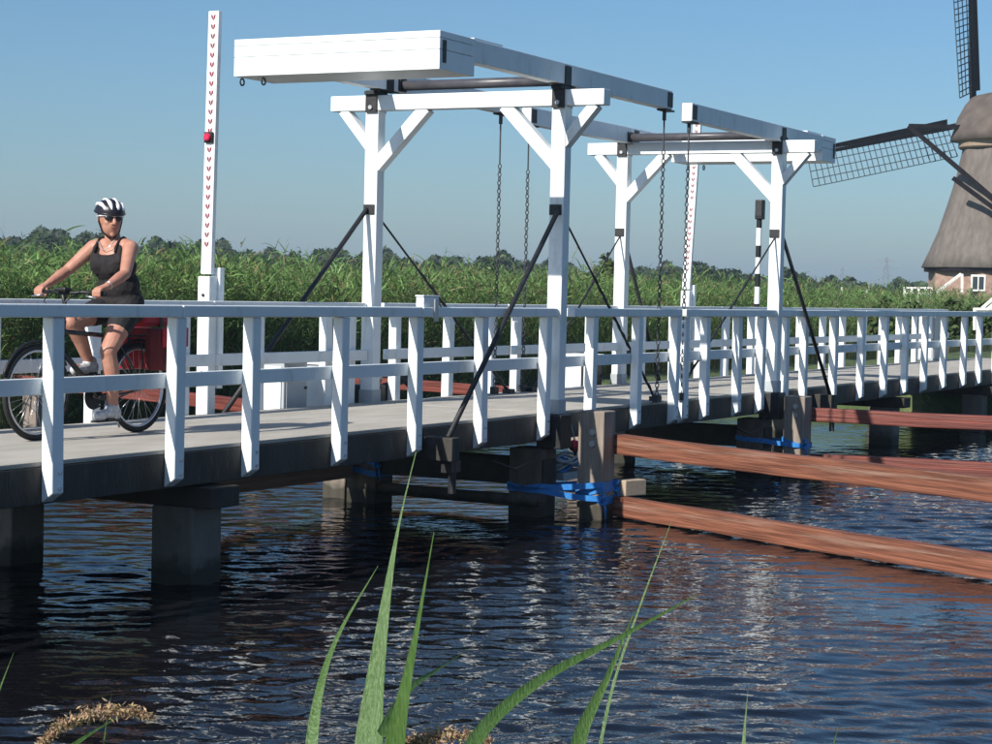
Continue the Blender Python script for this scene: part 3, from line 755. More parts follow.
def bicycle():
    t = thing('bicycle', 'black trekking bicycle ridden along the bridge behind the railing', 'bicycle', (BX, BY, BZ), BROT)
    B = lambda mb, n, m, p=None, s=True, bv=0: mb.build(n, M[m], p or t, s, bv)
    RW = 0.345
    for x in (0.60, -0.55):
        wl = B(MB().tube([(x + (RW - 0.018) * math.cos(a), 0, RW + (RW - 0.018) * math.sin(a)) for a in np.linspace(0, 2 * math.pi, 40, endpoint=False)], 0.021, 10, closed=True), 'wheel', 'rubber')
        B(MB().tube([(x + (RW - 0.045) * math.cos(a), 0, RW + (RW - 0.045) * math.sin(a)) for a in np.linspace(0, 2 * math.pi, 40, endpoint=False)], 0.012, 8, closed=True), 'rim', 'alu', wl)
        sp = MB()
        for i in range(28):
            a = 2 * math.pi * i / 28; s = 0.028 if i % 2 else -0.028; a2 = a + (0.5 if i % 4 < 2 else -0.5)
            sp.tube([(x + 0.02 * math.cos(a2), s, RW + 0.02 * math.sin(a2)), (x + (RW - 0.05) * math.cos(a), 0, RW + (RW - 0.05) * math.sin(a))], 0.0014, 4)
        B(sp, 'spokes', 'alu', wl)
        B(MB().tube([(x, -0.05, RW), (x, 0.05, RW)], 0.022, 10), 'hub', 'alu', wl)
        mg = MB(); aa = np.linspace(0.35, 2.6, 20) if x > 0 else np.linspace(0.3, 3.3, 24)
        mg.tube([(x + (RW + 0.02) * math.cos(a), 0, RW + (RW + 0.02) * math.sin(a)) for a in aa], 0.012, 6)
        B(mg, 'mudguard', 'black')
    bb = (-0.09, 0, 0.29); hb = (0.36, 0, 0.66); ht = (0.32, 0, 0.86); st = (-0.24, 0, 0.74)
    fr = MB(); fr.tube([bb, hb], 0.022, 10).tube([bb, st], 0.017, 10).tube([st, (0.34, 0, 0.78)], 0.018, 10).tube([hb, ht], 0.022, 10)
    for s in (-1, 1):
        fr.tube([(bb[0], s * 0.03, bb[2]), (-0.35, s * 0.055, 0.31), (-0.55, s * 0.062, RW)], 0.011, 8).tube([(st[0], s * 0.02, st[2]), (-0.55, s * 0.062, RW)], 0.009, 8)
    B(fr, 'frame', 'bikepaint')
    fk = MB()
    fk.tube([(0.36, 0, 0.67), (0.365, 0, 0.64)], 0.03, 10)
    for s in (-1, 1): fk.tube([(0.365, s * 0.04, 0.70), (0.41, s * 0.058, 0.6), (0.60, s * 0.058, RW)], [0.015, 0.016, 0.009], 8)
    B(fk, 'fork', 'bikepaint')
    B(MB().tube([ht, (0.31, 0, 0.98), (0.33, 0, 1.05)], 0.016, 8), 'stem', 'black')
    B(MB().tube([(0.24, -0.31, 1.06), (0.29, -0.16, 1.07), (0.33, 0, 1.055), (0.29, 0.16, 1.07), (0.24, 0.31, 1.06)], 0.012, 8), 'handlebar', 'black')
    for s in (-1, 1):
        B(MB().tube([(0.24, s * 0.325, 1.058), (0.262, s * 0.22, 1.064)], 0.018, 10), 'grip', 'rubber')
        B(MB().tube([(0.29, s * 0.2, 1.055), (0.335, s * 0.22, 1.04), (0.325, s * 0.30, 1.03)], 0.007, 6), 'brake_lever', 'alu')
        B(MB().tube([(0.31, s * 0.14, 1.07), (0.42, s * 0.1, 1.0), (0.40, s * 0.02, 0.86)], 0.005, 6), 'brake_cable', 'black')
    B(MB().box(0.29, 0.37, -0.05, 0.05, 1.07, 1.10), 'bike_computer', 'black', None, False, 0.01)
    B(MB().tube([(0.40, 0, 0.93), (0.47, 0, 0.94), (0.485, 0, 0.94)], [0.025, 0.036, 0.03], 12), 'headlight', 'black')
    B(MB().tube([st, (-0.29, 0, 0.88)], 0.014, 8), 'seatpost', 'alu')
    sa = MB()
    sa.add([(-0.45, -0.085, 0.90), (-0.45, 0.085, 0.90), (-0.28, 0.05, 0.905), (-0.14, 0.02, 0.90), (-0.14, -0.02, 0.90), (-0.28, -0.05, 0.905),
            (-0.45, -0.06, 0.86), (-0.45, 0.06, 0.86), (-0.28, 0.035, 0.87), (-0.14, 0.015, 0.875), (-0.14, -0.015, 0.875), (-0.28, -0.035, 0.87)],
           [(0, 1, 2, 5), (5, 2, 3, 4), (1, 7, 8, 2), (2, 8, 9, 3), (3, 9, 10, 4), (4, 10, 11, 5), (5, 11, 6, 0), (0, 6, 7, 1), (6, 11, 8, 7), (11, 10, 9, 8)][:])
    B(sa, 'saddle', 'black', None, True, 0.012)
    B(MB().tube([(bb[0], -0.07, bb[2]), (bb[0], 0.07, bb[2])], 0.025, 10), 'bottom_bracket', 'steel')
    ch = B(MB().lathe([(0.095, -0.004), (0.1, 0), (0.095, 0.004)], 32), 'chainring', 'steel', None, False)
    ch.rotation_euler = (R(90), 0, 0); ch.location = (bb[0], -0.055, bb[2])
    pl_ = (-0.04, 0.0, 0.125); pr_ = (-0.14, 0.0, 0.455)
    for (px, _, pz), s in ((pl_, 1), (pr_, -1)):
        B(MB().tube([(bb[0], s * 0.075, bb[2]), (px, s * 0.09, pz)], 0.011, 8), 'crank', 'alu')
        B(MB().box(px - 0.045, px + 0.045, s * 0.13 - 0.04, s * 0.13 + 0.04, pz - 0.012, pz + 0.012), 'pedal', 'black', None, False, 0.004)
    B(MB().tube([(bb[0], -0.055, bb[2] + 0.098), (-0.55, -0.055, RW + 0.035)], 0.006, 6).tube([(bb[0], -0.055, bb[2] - 0.098), (-0.55, -0.055, RW - 0.035)], 0.006, 6), 'drive_chain', 'steel')
    rk = MB()
    for s in (-1, 1): rk.tube([(-0.3, s * 0.05, 0.74), (-0.85, s * 0.06, 0.74)], 0.006, 6).tube([(-0.5, s * 0.06, 0.74), (-0.55, s * 0.065, RW)], 0.006, 6)
    rk.tube([(-0.85, -0.06, 0.74), (-0.85, 0.06, 0.74)], 0.006, 6)
    B(rk, 'rear_rack', 'steel')
    B(MB().tube([(-0.14, 0.03, 0.25), (-0.18, 0.09, 0.02 + 0.1), (-0.2, 0.11, 0.06)], 0.008, 6), 'kickstand', 'alu')


bicycle()


def pannier(s, label):
    t = thing('pannier_bag', label, 'bag', (BX, BY, BZ), BROT)
    y0, y1 = (0.075, 0.225) if s > 0 else (-0.225, -0.075)
    vs = []
    for z, ins in ((0.48, 0.03), (0.54, 0.0), (0.74, 0.0), (0.80, 0.02)):
        for x, y in ((-0.86 + ins, y0), (-0.52 - ins * 0.3, y0), (-0.50 - ins * 0.3, (y0 + y1) / 2), (-0.53 - ins, y1), (-0.85 + ins, y1), (-0.88 + ins, (y0 + y1) / 2)): vs.append((x, y, z))
    fs = [tuple(range(5, -1, -1)), tuple(18 + i for i in range(6))]
    for k in range(3):
        for j in range(6): fs.append((k * 6 + j, k * 6 + (j + 1) % 6, (k + 1) * 6 + (j + 1) % 6, (k + 1) * 6 + j))
    if s < 0: pass
    MB().add(vs, fs).build('bag_body', M['bagdark' if s > 0 else 'bag'], t, False, 0.02)
    yo = y1 + 0.004 if s > 0 else y0 - 0.004
    MB().box(-0.85, -0.54, min(yo, yo + s * 0.02), max(yo, yo + s * 0.02), 0.66, 0.81).build('flap', M['bag'], t, False, 0.008)
    for x in (-0.62, -0.78):
        MB().box(x - 0.012, x + 0.012, min(yo, yo + s * 0.028), max(yo, yo + s * 0.028), 0.54, 0.79).build('buckle_strap', M['black'], t)
    MB().box(-0.76, -0.7, min(yo, yo + s * 0.012), max(yo, yo + s * 0.012), 0.5, 0.58).build('reflector', M['helmetw'], t)


pannier(1, 'dark red pannier bag hanging on the railing side of the bicycle rack')
pannier(-1, 'red pannier bag hanging on the reed side of the bicycle rack')
t = thing('rack_bag', 'red bag strapped flat on top of the bicycle rack', 'bag', (BX, BY, BZ), BROT)
MB().box(-0.9, -0.5, -0.09, 0.09, 0.812, 0.9).build('bag_body', M['bag'], t, False, 0.03)
MB().box(-0.72, -0.69, -0.094, 0.094, 0.81, 0.906).build('strap', M['black'], t)


# ---- cyclist: every region grown from overlapping tapered limbs, fused into one skin by voxel remesh
def limb(bm, p0, p1, r0, r1, n=14):
    p0 = Vector(p0); p1 = Vector(p1); a = (p1 - p0); Ln = a.length; a = a / Ln
    q = a.to_track_quat('Z', 'Y').to_matrix()
    rings = []
    prof = [(-r0 * math.cos(t), r0 * math.sin(t)) for t in np.linspace(0.2, math.pi / 2, 4)] + [(Ln + r1 * math.sin(t), r1 * math.cos(t)) for t in np.linspace(0, math.pi / 2 - 0.2, 4)]
    for z, r in prof:
        rings.append([bm.verts.new(p0 + q @ Vector((r * math.cos(2 * math.pi * j / n), r * math.sin(2 * math.pi * j / n), z))) for j in range(n)])
    for A, Bq in zip(rings[:-1], rings[1:]):
        for j in range(n): bm.faces.new((A[j], A[(j + 1) % n], Bq[(j + 1) % n], Bq[j]))
    bm.faces.new(rings[0][::-1]); bm.faces.new(rings[-1])


def ell(bm, c, r, rot=None):
    mtx = Matrix.Translation(c) @ (rot.to_4x4() if rot else Matrix.Identity(4)) @ Matrix.Diagonal((*r, 1))
    bmesh.ops.create_uvsphere(bm, u_segments=20, v_segments=14, radius=1, matrix=mtx)


def fused(name, bm, m, parent, voxel=0.009, smooth=6, disp=0.0):
    me = bpy.data.meshes.new(name); bm.to_mesh(me); bm.free(); me.materials.append(m)
    tmp = bpy.data.objects.new('tmp', me); COL.objects.link(tmp)
    rm = tmp.modifiers.new('r', 'REMESH'); rm.mode = 'VOXEL'; rm.voxel_size = voxel; rm.use_smooth_shade = True
    sm = tmp.modifiers.new('s', 'SMOOTH'); sm.factor = 0.5; sm.iterations = smooth
    dg = bpy.context.evaluated_depsgraph_get()
    out = bpy.data.meshes.new_from_object(tmp.evaluated_get(dg)); out.name = name
    bpy.data.objects.remove(tmp); out.materials.clear(); out.materials.append(m)
    out.polygons.foreach_set('use_smooth', [True] * len(out.polygons))
    ob = bpy.data.objects.new(name, out); COL.objects.link(ob); ob.parent = parent
    return ob


def cyclist():
    t = thing('person', 'cyclist in black tank top, white helmet and sunglasses riding across the bridge', 'person', (BX, BY, BZ), BROT)
    bm = bmesh.new()
    # torso
    ell(bm, (-0.33, 0, 0.985), (0.135, 0.175, 0.115)); ell(bm, (-0.295, 0, 1.12), (0.115, 0.148, 0.14)); ell(bm, (-0.245, 0, 1.30), (0.118, 0.165, 0.15))
    limb(bm, (-0.225, -0.13, 1.415), (-0.225, 0.13, 1.415), 0.062, 0.062); limb(bm, (-0.235, 0, 1.40), (-0.205, 0, 1.56), 0.07, 0.052)
    for s in (-1, 1): ell(bm, (-0.165, s * 0.072, 1.285), (0.06, 0.07, 0.07))
    # head, turned to the rider's left
    H = Vector((-0.185, 0, 1.628)); q = Matrix.Rotation(R(57), 3, 'Z') @ Matrix.Rotation(R(4), 3, 'Y')
    hs = 1.07
    hp = lambda x, y, z: H + q @ Vector((x * hs, y * hs, z * hs))
    ell(bm, hp(0, 0, 0.012), (0.107, 0.089, 0.115), q); ell(bm, hp(0.03, 0, -0.055), (0.073, 0.068, 0.08), q)
    limb(bm, hp(0.072, 0, -0.112), hp(0.06, 0, -0.09), 0.02, 0.035)
    limb(bm, hp(0.094, 0, 0.012), hp(0.116, 0, -0.032), 0.011, 0.0165)                     # nose
    for s in (-1, 1):
        limb(bm, hp(0.105, s * 0.010, -0.036), hp(0.100, s * 0.015, -0.038), 0.008, 0.008)
        ell(bm, hp(-0.005, s * 0.079, -0.012), (0.018, 0.010, 0.03), q)                    # ears
        ell(bm, hp(0.06, s * 0.038, -0.03), (0.03, 0.024, 0.026), q)                       # cheeks
    limb(bm, hp(0.077, -0.02, -0.066), hp(0.077, 0.02, -0.066), 0.011, 0.011)
    # arms and hands closed on the grips
    arms = {1: [(-0.215, 0.175, 1.405), (-0.02, 0.285, 1.21), (0.185, 0.285, 1.115)], -1: [(-0.215, -0.175, 1.405), (-0.045, -0.285, 1.225), (0.175, -0.29, 1.115)]}
    for s, (a, b, c) in arms.items():
        limb(bm, a, Vector(a).lerp(Vector(b), 0.45), 0.060, 0.052); limb(bm, Vector(a).lerp(Vector(b), 0.45), b, 0.052, 0.042)
        limb(bm, b, Vector(b).lerp(Vector(c), 0.3), 0.041, 0.043); limb(bm, Vector(b).lerp(Vector(c), 0.3), c, 0.043, 0.027)
        gx, gy, gz = 0.252, s * 0.272, 1.062                                               # grip centre
        c = Vector(c); k = Vector((gx + 0.012, gy, gz + 0.032))
        for dy in (-0.022, 0, 0.022): limb(bm, c + Vector((0.01, dy * 0.7, 0)), k + Vector((0, dy, 0)), 0.018, 0.015)
        for i, ln in enumerate((0.92, 1.0, 0.97, 0.8)):                                    # four fingers curl over and under the bar
            dy = (i - 1.5) * 0.0205 * -s
            p0 = k + Vector((0.0, dy, -0.002)); p1 = Vector((gx + 0.034, gy + dy, gz + 0.016)); p2 = Vector((gx + 0.032, gy + dy, gz - 0.018)); p3 = Vector((gx + 0.032 - 0.03 * ln, gy + dy, gz - 0.032))
            limb(bm, p0, p1, 0.0105, 0.0098, 8); limb(bm, p1, p2, 0.0098, 0.009, 8); limb(bm, p2, p3, 0.009, 0.008, 8)
        th0 = c.lerp(k, 0.45) + Vector((0, -s * 0.024, -0.01))
        limb(bm, th0, (gx - 0.004, gy - s * 0.05, gz + 0.012), 0.0135, 0.0115, 8); limb(bm, (gx - 0.004, gy - s * 0.05, gz + 0.012), (gx + 0.012, gy - s * 0.052, gz - 0.022), 0.011, 0.0085, 8)
    # legs
    legs = {-1: [(-0.30, -0.095, 0.955), (0.085, -0.125, 0.845), (-0.13, -0.125, 0.525)], 1: [(-0.30, 0.095, 0.955), (-0.035, 0.125, 0.635), (-0.105, 0.125, 0.205)]}
    for s, (a, b, c) in legs.items():
        a, b, c = Vector(a), Vector(b), Vector(c)
        limb(bm, a, a.lerp(b, 0.5), 0.104, 0.086); limb(bm, a.lerp(b, 0.5), b, 0.086, 0.062)
        back = Vector((-0.018, 0, 0.0))
        limb(bm, b, b.lerp(c, 0.35) + back, 0.060, 0.062); limb(bm, b.lerp(c, 0.35) + back, c, 0.061, 0.036)
        f = Vector((0.16, 0, -0.045 if s > 0 else -0.02)); limb(bm, c + Vector((-0.02, 0, -0.035)), c + f, 0.034, 0.028)
    fused('body', bm, M['skin'], t, 0.0062, 4)
    # clothing
    bm = bmesh.new()
    ell(bm, (-0.33, 0, 1.0), (0.152, 0.192, 0.12)); ell(bm, (-0.30, 0, 1.12), (0.142, 0.172, 0.15)); ell(bm, (-0.247, 0, 1.27), (0.138, 0.182, 0.14))
    for s in (-1, 1):
        ell(bm, (-0.165, s * 0.070, 1.275), (0.07, 0.082, 0.085))
        limb(bm, (-0.168, s * 0.108, 1.30), (-0.186, s * 0.112, 1.395), 0.056, 0.040, 8); limb(bm, (-0.30, s * 0.09, 1.40), (-0.33, s * 0.07, 1.30), 0.04, 0.05, 8)
    limb(bm, (-0.33, -0.11, 0.93), (-0.33, 0.11, 0.93), 0.10, 0.10)
    tt_ = fused('tank_top', bm, M['cloth'], t, 0.008, 4)
    for s in (-1, 1):
        MB().tube([(-0.128, s * 0.098, 1.37), (-0.150, s * 0.098, 1.425), (-0.185, s * 0.098, 1.472), (-0.228, s * 0.098, 1.485), (-0.275, s * 0.095, 1.465), (-0.31, s * 0.085, 1.42)], 0.0095, 8).build('shoulder_strap', M['cloth'], tt_, True)
    bm = bmesh.new()
    ell(bm, (-0.335, 0, 0.955), (0.148, 0.188, 0.10))
    for s in (-1, 1):
        a, b, c = legs[s]; a = Vector(a); b = Vector(b)
        limb(bm, a, a.lerp(b, 0.42), 0.113, 0.099)
    fused('shorts', bm, M['shorts'], t, 0.008, 4)
    for s, (ax, az, tx, tz) in {1: (-0.135, 0.165, 0.075, 0.152), -1: (-0.17, 0.495, 0.045, 0.482)}.items():
        bm = bmesh.new()
        limb(bm, (ax, s * 0.125, az + 0.012), (tx, s * 0.125, tz + 0.006), 0.043, 0.036); limb(bm, (ax + 0.02, s * 0.125, az + 0.055), (ax + 0.07, s * 0.125, az + 0.035), 0.04, 0.038)
        limb(bm, (ax - 0.012, s * 0.125, az - 0.015), (tx, s * 0.125, tz - 0.01), 0.032, 0.026)
        sh = fused('shoe', bm, M['shoe'], t, 0.007, 2)
        MB().box(ax - 0.04, tx + 0.035, s * 0.125 - 0.042, s * 0.125 + 0.042, min(az, tz) - 0.041, min(az, tz) - 0.028).build('sole', M['black'], sh, False, 0.006)
    # helmet: white shell ribs over a dark liner
    hm = thing('x', 'x', 'x'); bpy.data.objects.remove(hm)
    bm = bmesh.new(); mtx = Matrix.Translation(hp(-0.008, 0, 0.040)) @ q.to_4x4() @ Matrix.Diagonal((0.139, 0.110, 0.100, 1))
    bmesh.ops.create_uvsphere(bm, u_segments=28, v_segments=18, radius=1, matrix=mtx)
    cut = hp(0, 0, 0.034); nrm = (q @ Vector((0.10, 0, 1))).normalized()
    bmesh.ops.bisect_plane(bm, geom=bm.verts[:] + bm.edges[:] + bm.faces[:], plane_co=cut, plane_no=-nrm, clear_outer=True)
    hl = fused_plain('helmet', bm, M['helmetb'], t)
    sd_ = hl.modifiers.new('s', 'SOLIDIFY'); sd_.thickness = 0.012
    for off in (-0.070, -0.026, 0.026, 0.070):
        pts = []
        for a in np.linspace(0.22 if off else 0.3, 2.75, 13):
            yy = off * (0.75 + 0.35 * math.sin(a)); k = math.sqrt(max(0.05, 1 - (yy / 0.1) ** 2))
            pts.append(hp(-0.008 + 0.124 * math.cos(a) * k, yy, 0.040 + 0.088 * math.sin(a) * k))
        MB().tube(pts, [0.008] + [0.0145 + 0.003 * math.sin(i * 1.3 + off * 40) for i in range(11)] + [0.008], 8).build('shell_rib', M['helmetw'], hl, True)
    MB().tube([hp(-0.008 + 0.127 * math.cos(a), 0.1 * math.sin(a), 0.038 - 0.013 * math.cos(a)) for a in np.linspace(0, 2 * math.pi, 30, endpoint=False)], 0.009, 8, closed=True).build('rim', M['helmetb'], hl, True)
    for s in (-1, 1):
        MB().tube([hp(0.02, s * 0.088, 0.045), hp(0.01, s * 0.082, -0.03), hp(0.03, s * 0.062, -0.095), hp(0.05, s * 0.02, -0.137), hp(0.05, 0, -0.14)], 0.006, 6).build('chin_strap', M['black'], hl, True)
    # sunglasses
    sg = MB().tube([hp(0.088, -0.06, 0.018), hp(0.106, -0.03, 0.020), hp(0.110, 0, 0.018), hp(0.106, 0.03, 0.020), hp(0.088, 0.06, 0.018), hp(0.04, 0.084, 0.014), hp(-0.02, 0.088, 0.006)], 0.0055, 6)
    sg.tube([hp(0.088, -0.06, 0.018), hp(0.04, -0.084, 0.014), hp(-0.02, -0.088, 0.006)], 0.0055, 6)
    g = sg.build('sunglasses', M['helmetw'], t, True)
    for s in (-1, 1):
        bm = bmesh.new(); ell(bm, hp(0.094, s * 0.036, 0.000), (0.012, 0.032, 0.021), q @ Matrix.Rotation(R(s * 22), 3, 'Z'))
        fused_plain('lens', bm, M['lens'], g)
    bm = bmesh.new(); ell(bm, hp(0.0962, 0, -0.064), (0.0045, 0.024, 0.003), q); ell(bm, hp(0.0935, 0, -0.071), (0.005, 0.019, 0.004), q)
    fused_plain('mouth', bm, M['lips'], t)
    bm = bmesh.new(); ell(bm, hp(-0.045, 0, 0.005), (0.066, 0.081, 0.075), q); ell(bm, hp(-0.06, 0, -0.05), (0.045, 0.06, 0.05), q)
    fused('hair', bm, M['hair'], t, 0.008, 2)
    c = Vector((0.165, 0.285, 1.124)); ax = Vector((0.2, 0, -0.09)).normalized()
    u = ax.cross(Vector((0, 1, 0))).normalized(); v = Vector((0, 1, 0))
    MB().tube([c + (u * math.cos(a) + v * math.sin(a)) * 0.029 for a in np.linspace(0, 6.283, 18, endpoint=False)], 0.004, 6, closed=True).build('wristwatch', M['alu'], t, True)
    MB().tube([(-0.15, 0.085, 1.46), (-0.125, 0.04, 1.405), (-0.118, 0.0, 1.385), (-0.125, -0.04, 1.405), (-0.15, -0.085, 1.46)], 0.003, 5).build('necklace', M['alu'], t, True)


def fused_plain(name, bm, m, parent):
    me = bpy.data.meshes.new(name); bm.to_mesh(me); bm.free(); me.materials.append(m)
    me.polygons.foreach_set('use_smooth', [True] * len(me.polygons))
    ob = bpy.data.objects.new(name, me); COL.objects.link(ob); ob.parent = parent
    return ob


cyclist()

# ------------------------------------------------------------------ windmill
def windmill():
    D = 134.0
    c = at_depth(1000, 303, D); cx, cy = c.x, c.y
    toc = Vector((CAM.x - cx, CAM.y - cy, 0)).normalized()              # towards the camera
    lft = Vector((toc.y, -toc.x, 0))                                    # to the left as seen
    if lft.dot(Rh) > 0: lft = -lft
    n = (-toc * math.cos(R(38)) + lft * math.sin(R(38))).normalized()   # wind shaft direction, sails on the far side
    t = thing('windmill', 'thatched windmill with brick base and lattice sails across the polder', 'windmill', (cx, cy, 0))
    P = lambda a, b, z: Vector((cx, cy, 0)) + lft * a + toc * b + UP * z
    prof = [(5.35, 4.45), (5.5, 4.5), (5.0, 5.6), (4.43, 6.96), (3.85, 8.8), (3.3, 10.7), (2.9, 12.7)]
    mb = MB(); N8 = 48; o = 0
    for r, z in prof:
        for j in range(N8):
            a = 2 * math.pi * j / N8; k = 1 - 0.022 * (1 - math.cos(8 * a)) / 2 * 2
            mb.v.append((cx + r * k * math.cos(a), cy + r * k * math.sin(a), z))
    for i in range(len(prof) - 1):
        for j in range(N8): mb.f.append((i * N8 + j, i * N8 + (j + 1) % N8, (i + 1) * N8 + (j + 1) % N8, (i + 1) * N8 + j))
    mb.f.append(tuple(reversed(range(N8))))
    W(mb, 'thatched_body', M['thatch'], t, smooth=True)
    base = W(MB().lathe([(5.05, 0.0), (5.05, 4.44)], 8, (cx, cy, 0)), 'base_wall', M['brick'], t)
    W(MB().lathe([(5.2, 4.2), (5.2, 4.44)], 32, (cx, cy, 0)), 'eaves_board', M['millwood'], t)
    W(MB().lathe([(3.05, 12.66), (3.15, 12.75), (3.15, 13.12), (3.3, 13.2)], 40, (cx, cy, 0)), 'cap_ring', M['milltrim'], t)
    for z in (4.05, 2.2):
        for a in (-1.5, 1.2, 3.2):
            q = P(a, 0, 0)
            off = math.sqrt(max(0.1, 5.0 ** 2 - a * a)) * 0.985 + 0.12
            if z > 3: continue
    for a, z in ((1.45, 3.45), (-1.4, 3.45)):
        off = 4.86
        wn = W(MB().beam(P(a, off, z - 0.55), P(a, off, z + 0.55), 0.95, 0.12, side=lft), 'window', M['farwhite'], t)
        W(MB().beam(P(a - 0.2, off + 0.07, z - 0.42), P(a - 0.2, off + 0.07, z + 0.42), 0.32, 0.03, side=lft), 'pane', M['glass'], wn)
        W(MB().beam(P(a + 0.2, off + 0.07, z - 0.42), P(a + 0.2, off + 0.07, z + 0.42), 0.32, 0.03, side=lft), 'pane', M['glass'], wn)
    # cap: boat-shaped thatch, long axis along the shaft
    sdv = n.cross(UP).normalized()
    sec = [(1.0, 13.2), (0.93, 13.9), (0.80, 14.9), (0.575, 15.9), (0.38, 16.45), (0.0, 16.75)]
    mb = MB(); st = 17
    for i in range(st):
        u = -1 + 2 * i / (st - 1); wdt = 3.4 * math.sqrt(max(0.02, 1 - abs(u) ** 3.2)); hk = 1 - 0.10 * abs(u) ** 3 - (0.06 if u < 0 else 0) * abs(u)
        ring = []
        for k, z in sec: ring.append((k, z))
        full = [(k, z) for k, z in sec] + [(-k, z) for k, z in reversed(sec[:-1])]
        for k, z in full:
            p = Vector((cx, cy, 0)) + n * (u * 3.5) + sdv * (k * wdt) + UP * (13.2 + (z - 13.2) * hk); mb.v.append(tuple(p))
    m_ = 11
    for i in range(st - 1):
        for j in range(m_): mb.f.append((i * m_ + j, i * m_ + (j + 1) % m_, (i + 1) * m_ + (j + 1) % m_, (i + 1) * m_ + j))
    mb.f.append(tuple(range(m_))); mb.f.append(tuple(reversed([(st - 1) * m_ + j for j in range(m_)])))
    W(mb, 'cap', M['capthatch'], t, smooth=True)
    # sails
    tau = R(12); ax = (n * math.cos(tau) + UP * math.sin(tau)).normalized()
    hub = Vector((cx, cy, 14.75)) + n * 3.6
    W(MB().tube([Vector((cx, cy, 14.2)) + n * 1.5, hub + ax * 0.5], 0.38, 12), 'wind_shaft', M['millwood'], t)
    e1 = n.cross(UP).normalized()
    if e1.dot(Rh) > 0: e1 = -e1                # in-plane horizontal, to the left as seen
    e2 = ax.cross(e1).normalized()
    if e2.z < 0: e2 = -e2
    rho = R(12.8); Lw = 13.6
    for k in range(4):
        a = rho + math.radians(90) * k         # 0: left-down blade; blades go left, up(-90)...
        ang = math.pi + 0
        bd = (e1 * math.cos(-a) + e2 * math.sin(-a))          # k=0 left & below horizontal
        tr = (e1 * math.cos(-a - math.pi / 2) + e2 * math.sin(-a - math.pi / 2))   # trailing side
        # orientation: left blade trails down, up blade trails left
        s = W(MB().beam(hub, hub + bd * Lw, 0.36, 0.36, side=ax, wd2=0.18, ht2=0.18), 'sail_spar', M['millwood'], t)
        W(MB().beam(hub + bd * 2.2 - tr * 0.35, hub + bd * (Lw - 0.6) - tr * 0.3, 0.06, 0.5, side=ax, ht2=0.26), 'leading_board', M['millwood'], s)
        mb = MB(); x0, x1 = 2.2, Lw - 0.1; nb = 27
        tw = lambda f: tr * math.cos(R(30 - 12 * f)) - ax * math.sin(R(30 - 12 * f))      # the bars twist out of the sail plane
        for i in range(nb):
            u = x0 + (x1 - x0) * i / (nb - 1)
            mb.beam(hub + bd * u, hub + bd * (u + rng.normal(scale=0.03)) + tw(i / (nb - 1)) * 2.15, 0.065, 0.065)
        for v in (0.55, 1.1, 1.65, 2.15):
            [mb.beam(hub + bd * (x0 + (x1 - x0) * q / 6) + tw(q / 6) * v, hub + bd * (x0 + (x1 - x0) * (q + 1) / 6) + tw((q + 1) / 6) * v, 0.06, 0.06) for q in range(6)]
        W(mb, 'sail_lattice', M['lattice'], s)
    # tail beams and braces on the near side
    tail = Vector((cx, cy, 4.6)) - n * 7.4
    W(MB().beam(Vector((cx, cy, 14.0)) - n * 3.2, tail, 0.4, 0.4), 'tail_pole', M['millwood'], t)
    lp = at_depth(909, 126, D - 0.5); W(MB().beam(lp, lp.lerp(tail, 0.98), 0.28, 0.28), 'tail_brace', M['millwood'], t)
    rp = 2 * (Vector((cx, cy, lp.z))) - lp; 
    W(MB().beam(lp, Vector((cx, cy, lp.z)) + (Vector((cx, cy, lp.z)) - lp), 0.3, 0.3), 'cap_beam', M['millwood'], t)
    W(MB().beam(rp, rp.lerp(tail, 0.98), 0.28, 0.28), 'tail_brace', M['millwood'], t)
    sp = at_depth(953, 178, D - 4.2); W(MB().beam(sp, sp.lerp(tail, 0.97), 0.3, 0.3), 'tail_brace', M['millwood'], t)
    # painted rail leaning on the base wall
    a0 = at_depth(936, 293, D - 5.6); a1 = at_depth(961, 274, D - 5.3)
    W(MB().beam(a0, a1, 0.16, 0.16), 'stair_rail', M['farwhite'], t); W(MB().beam(at_depth(962, 293, D - 5.5), at_depth(962, 274, D - 5.4), 0.14, 0.14), 'stair_post', M['farwhite'], t)


windmill()


# ------------------------------------------------------------------ vegetation
def crown_points(n, c, rad, lumps=9):
    cs = []
    for _ in range(lumps):
        d = rng.normal(size=3); d /= np.linalg.norm(d); d[2] = abs(d[2]) * 0.9 - 0.25
        cs.append((d * rng.uniform(0.35, 0.72), rng.uniform(0.28, 0.5)))
    cs.append((np.zeros(3), 0.55))
    P = []; Nn = []; tone = []
    for i in range(n):
        lc, lr = cs[rng.integers(len(cs))]
        d = rng.normal(size=3); d /= np.linalg.norm(d)
        r = lr * rng.uniform(0.55, 1.08)
        p = lc + d * r
        P.append(p); Nn.append(d + rng.normal(scale=0.6, size=3)); tone.append(0)
    P = np.array(P) * np.asarray(rad) + np.asarray(c)
    return P, np.array(Nn)


def leaf_cols(n, base, var):
    k = rng.normal(scale=var, size=(n, 1)); h = rng.normal(scale=var * 0.35, size=(n, 3))
    return np.clip(np.asarray(base) * (1 + k + h), 0.004, 1)


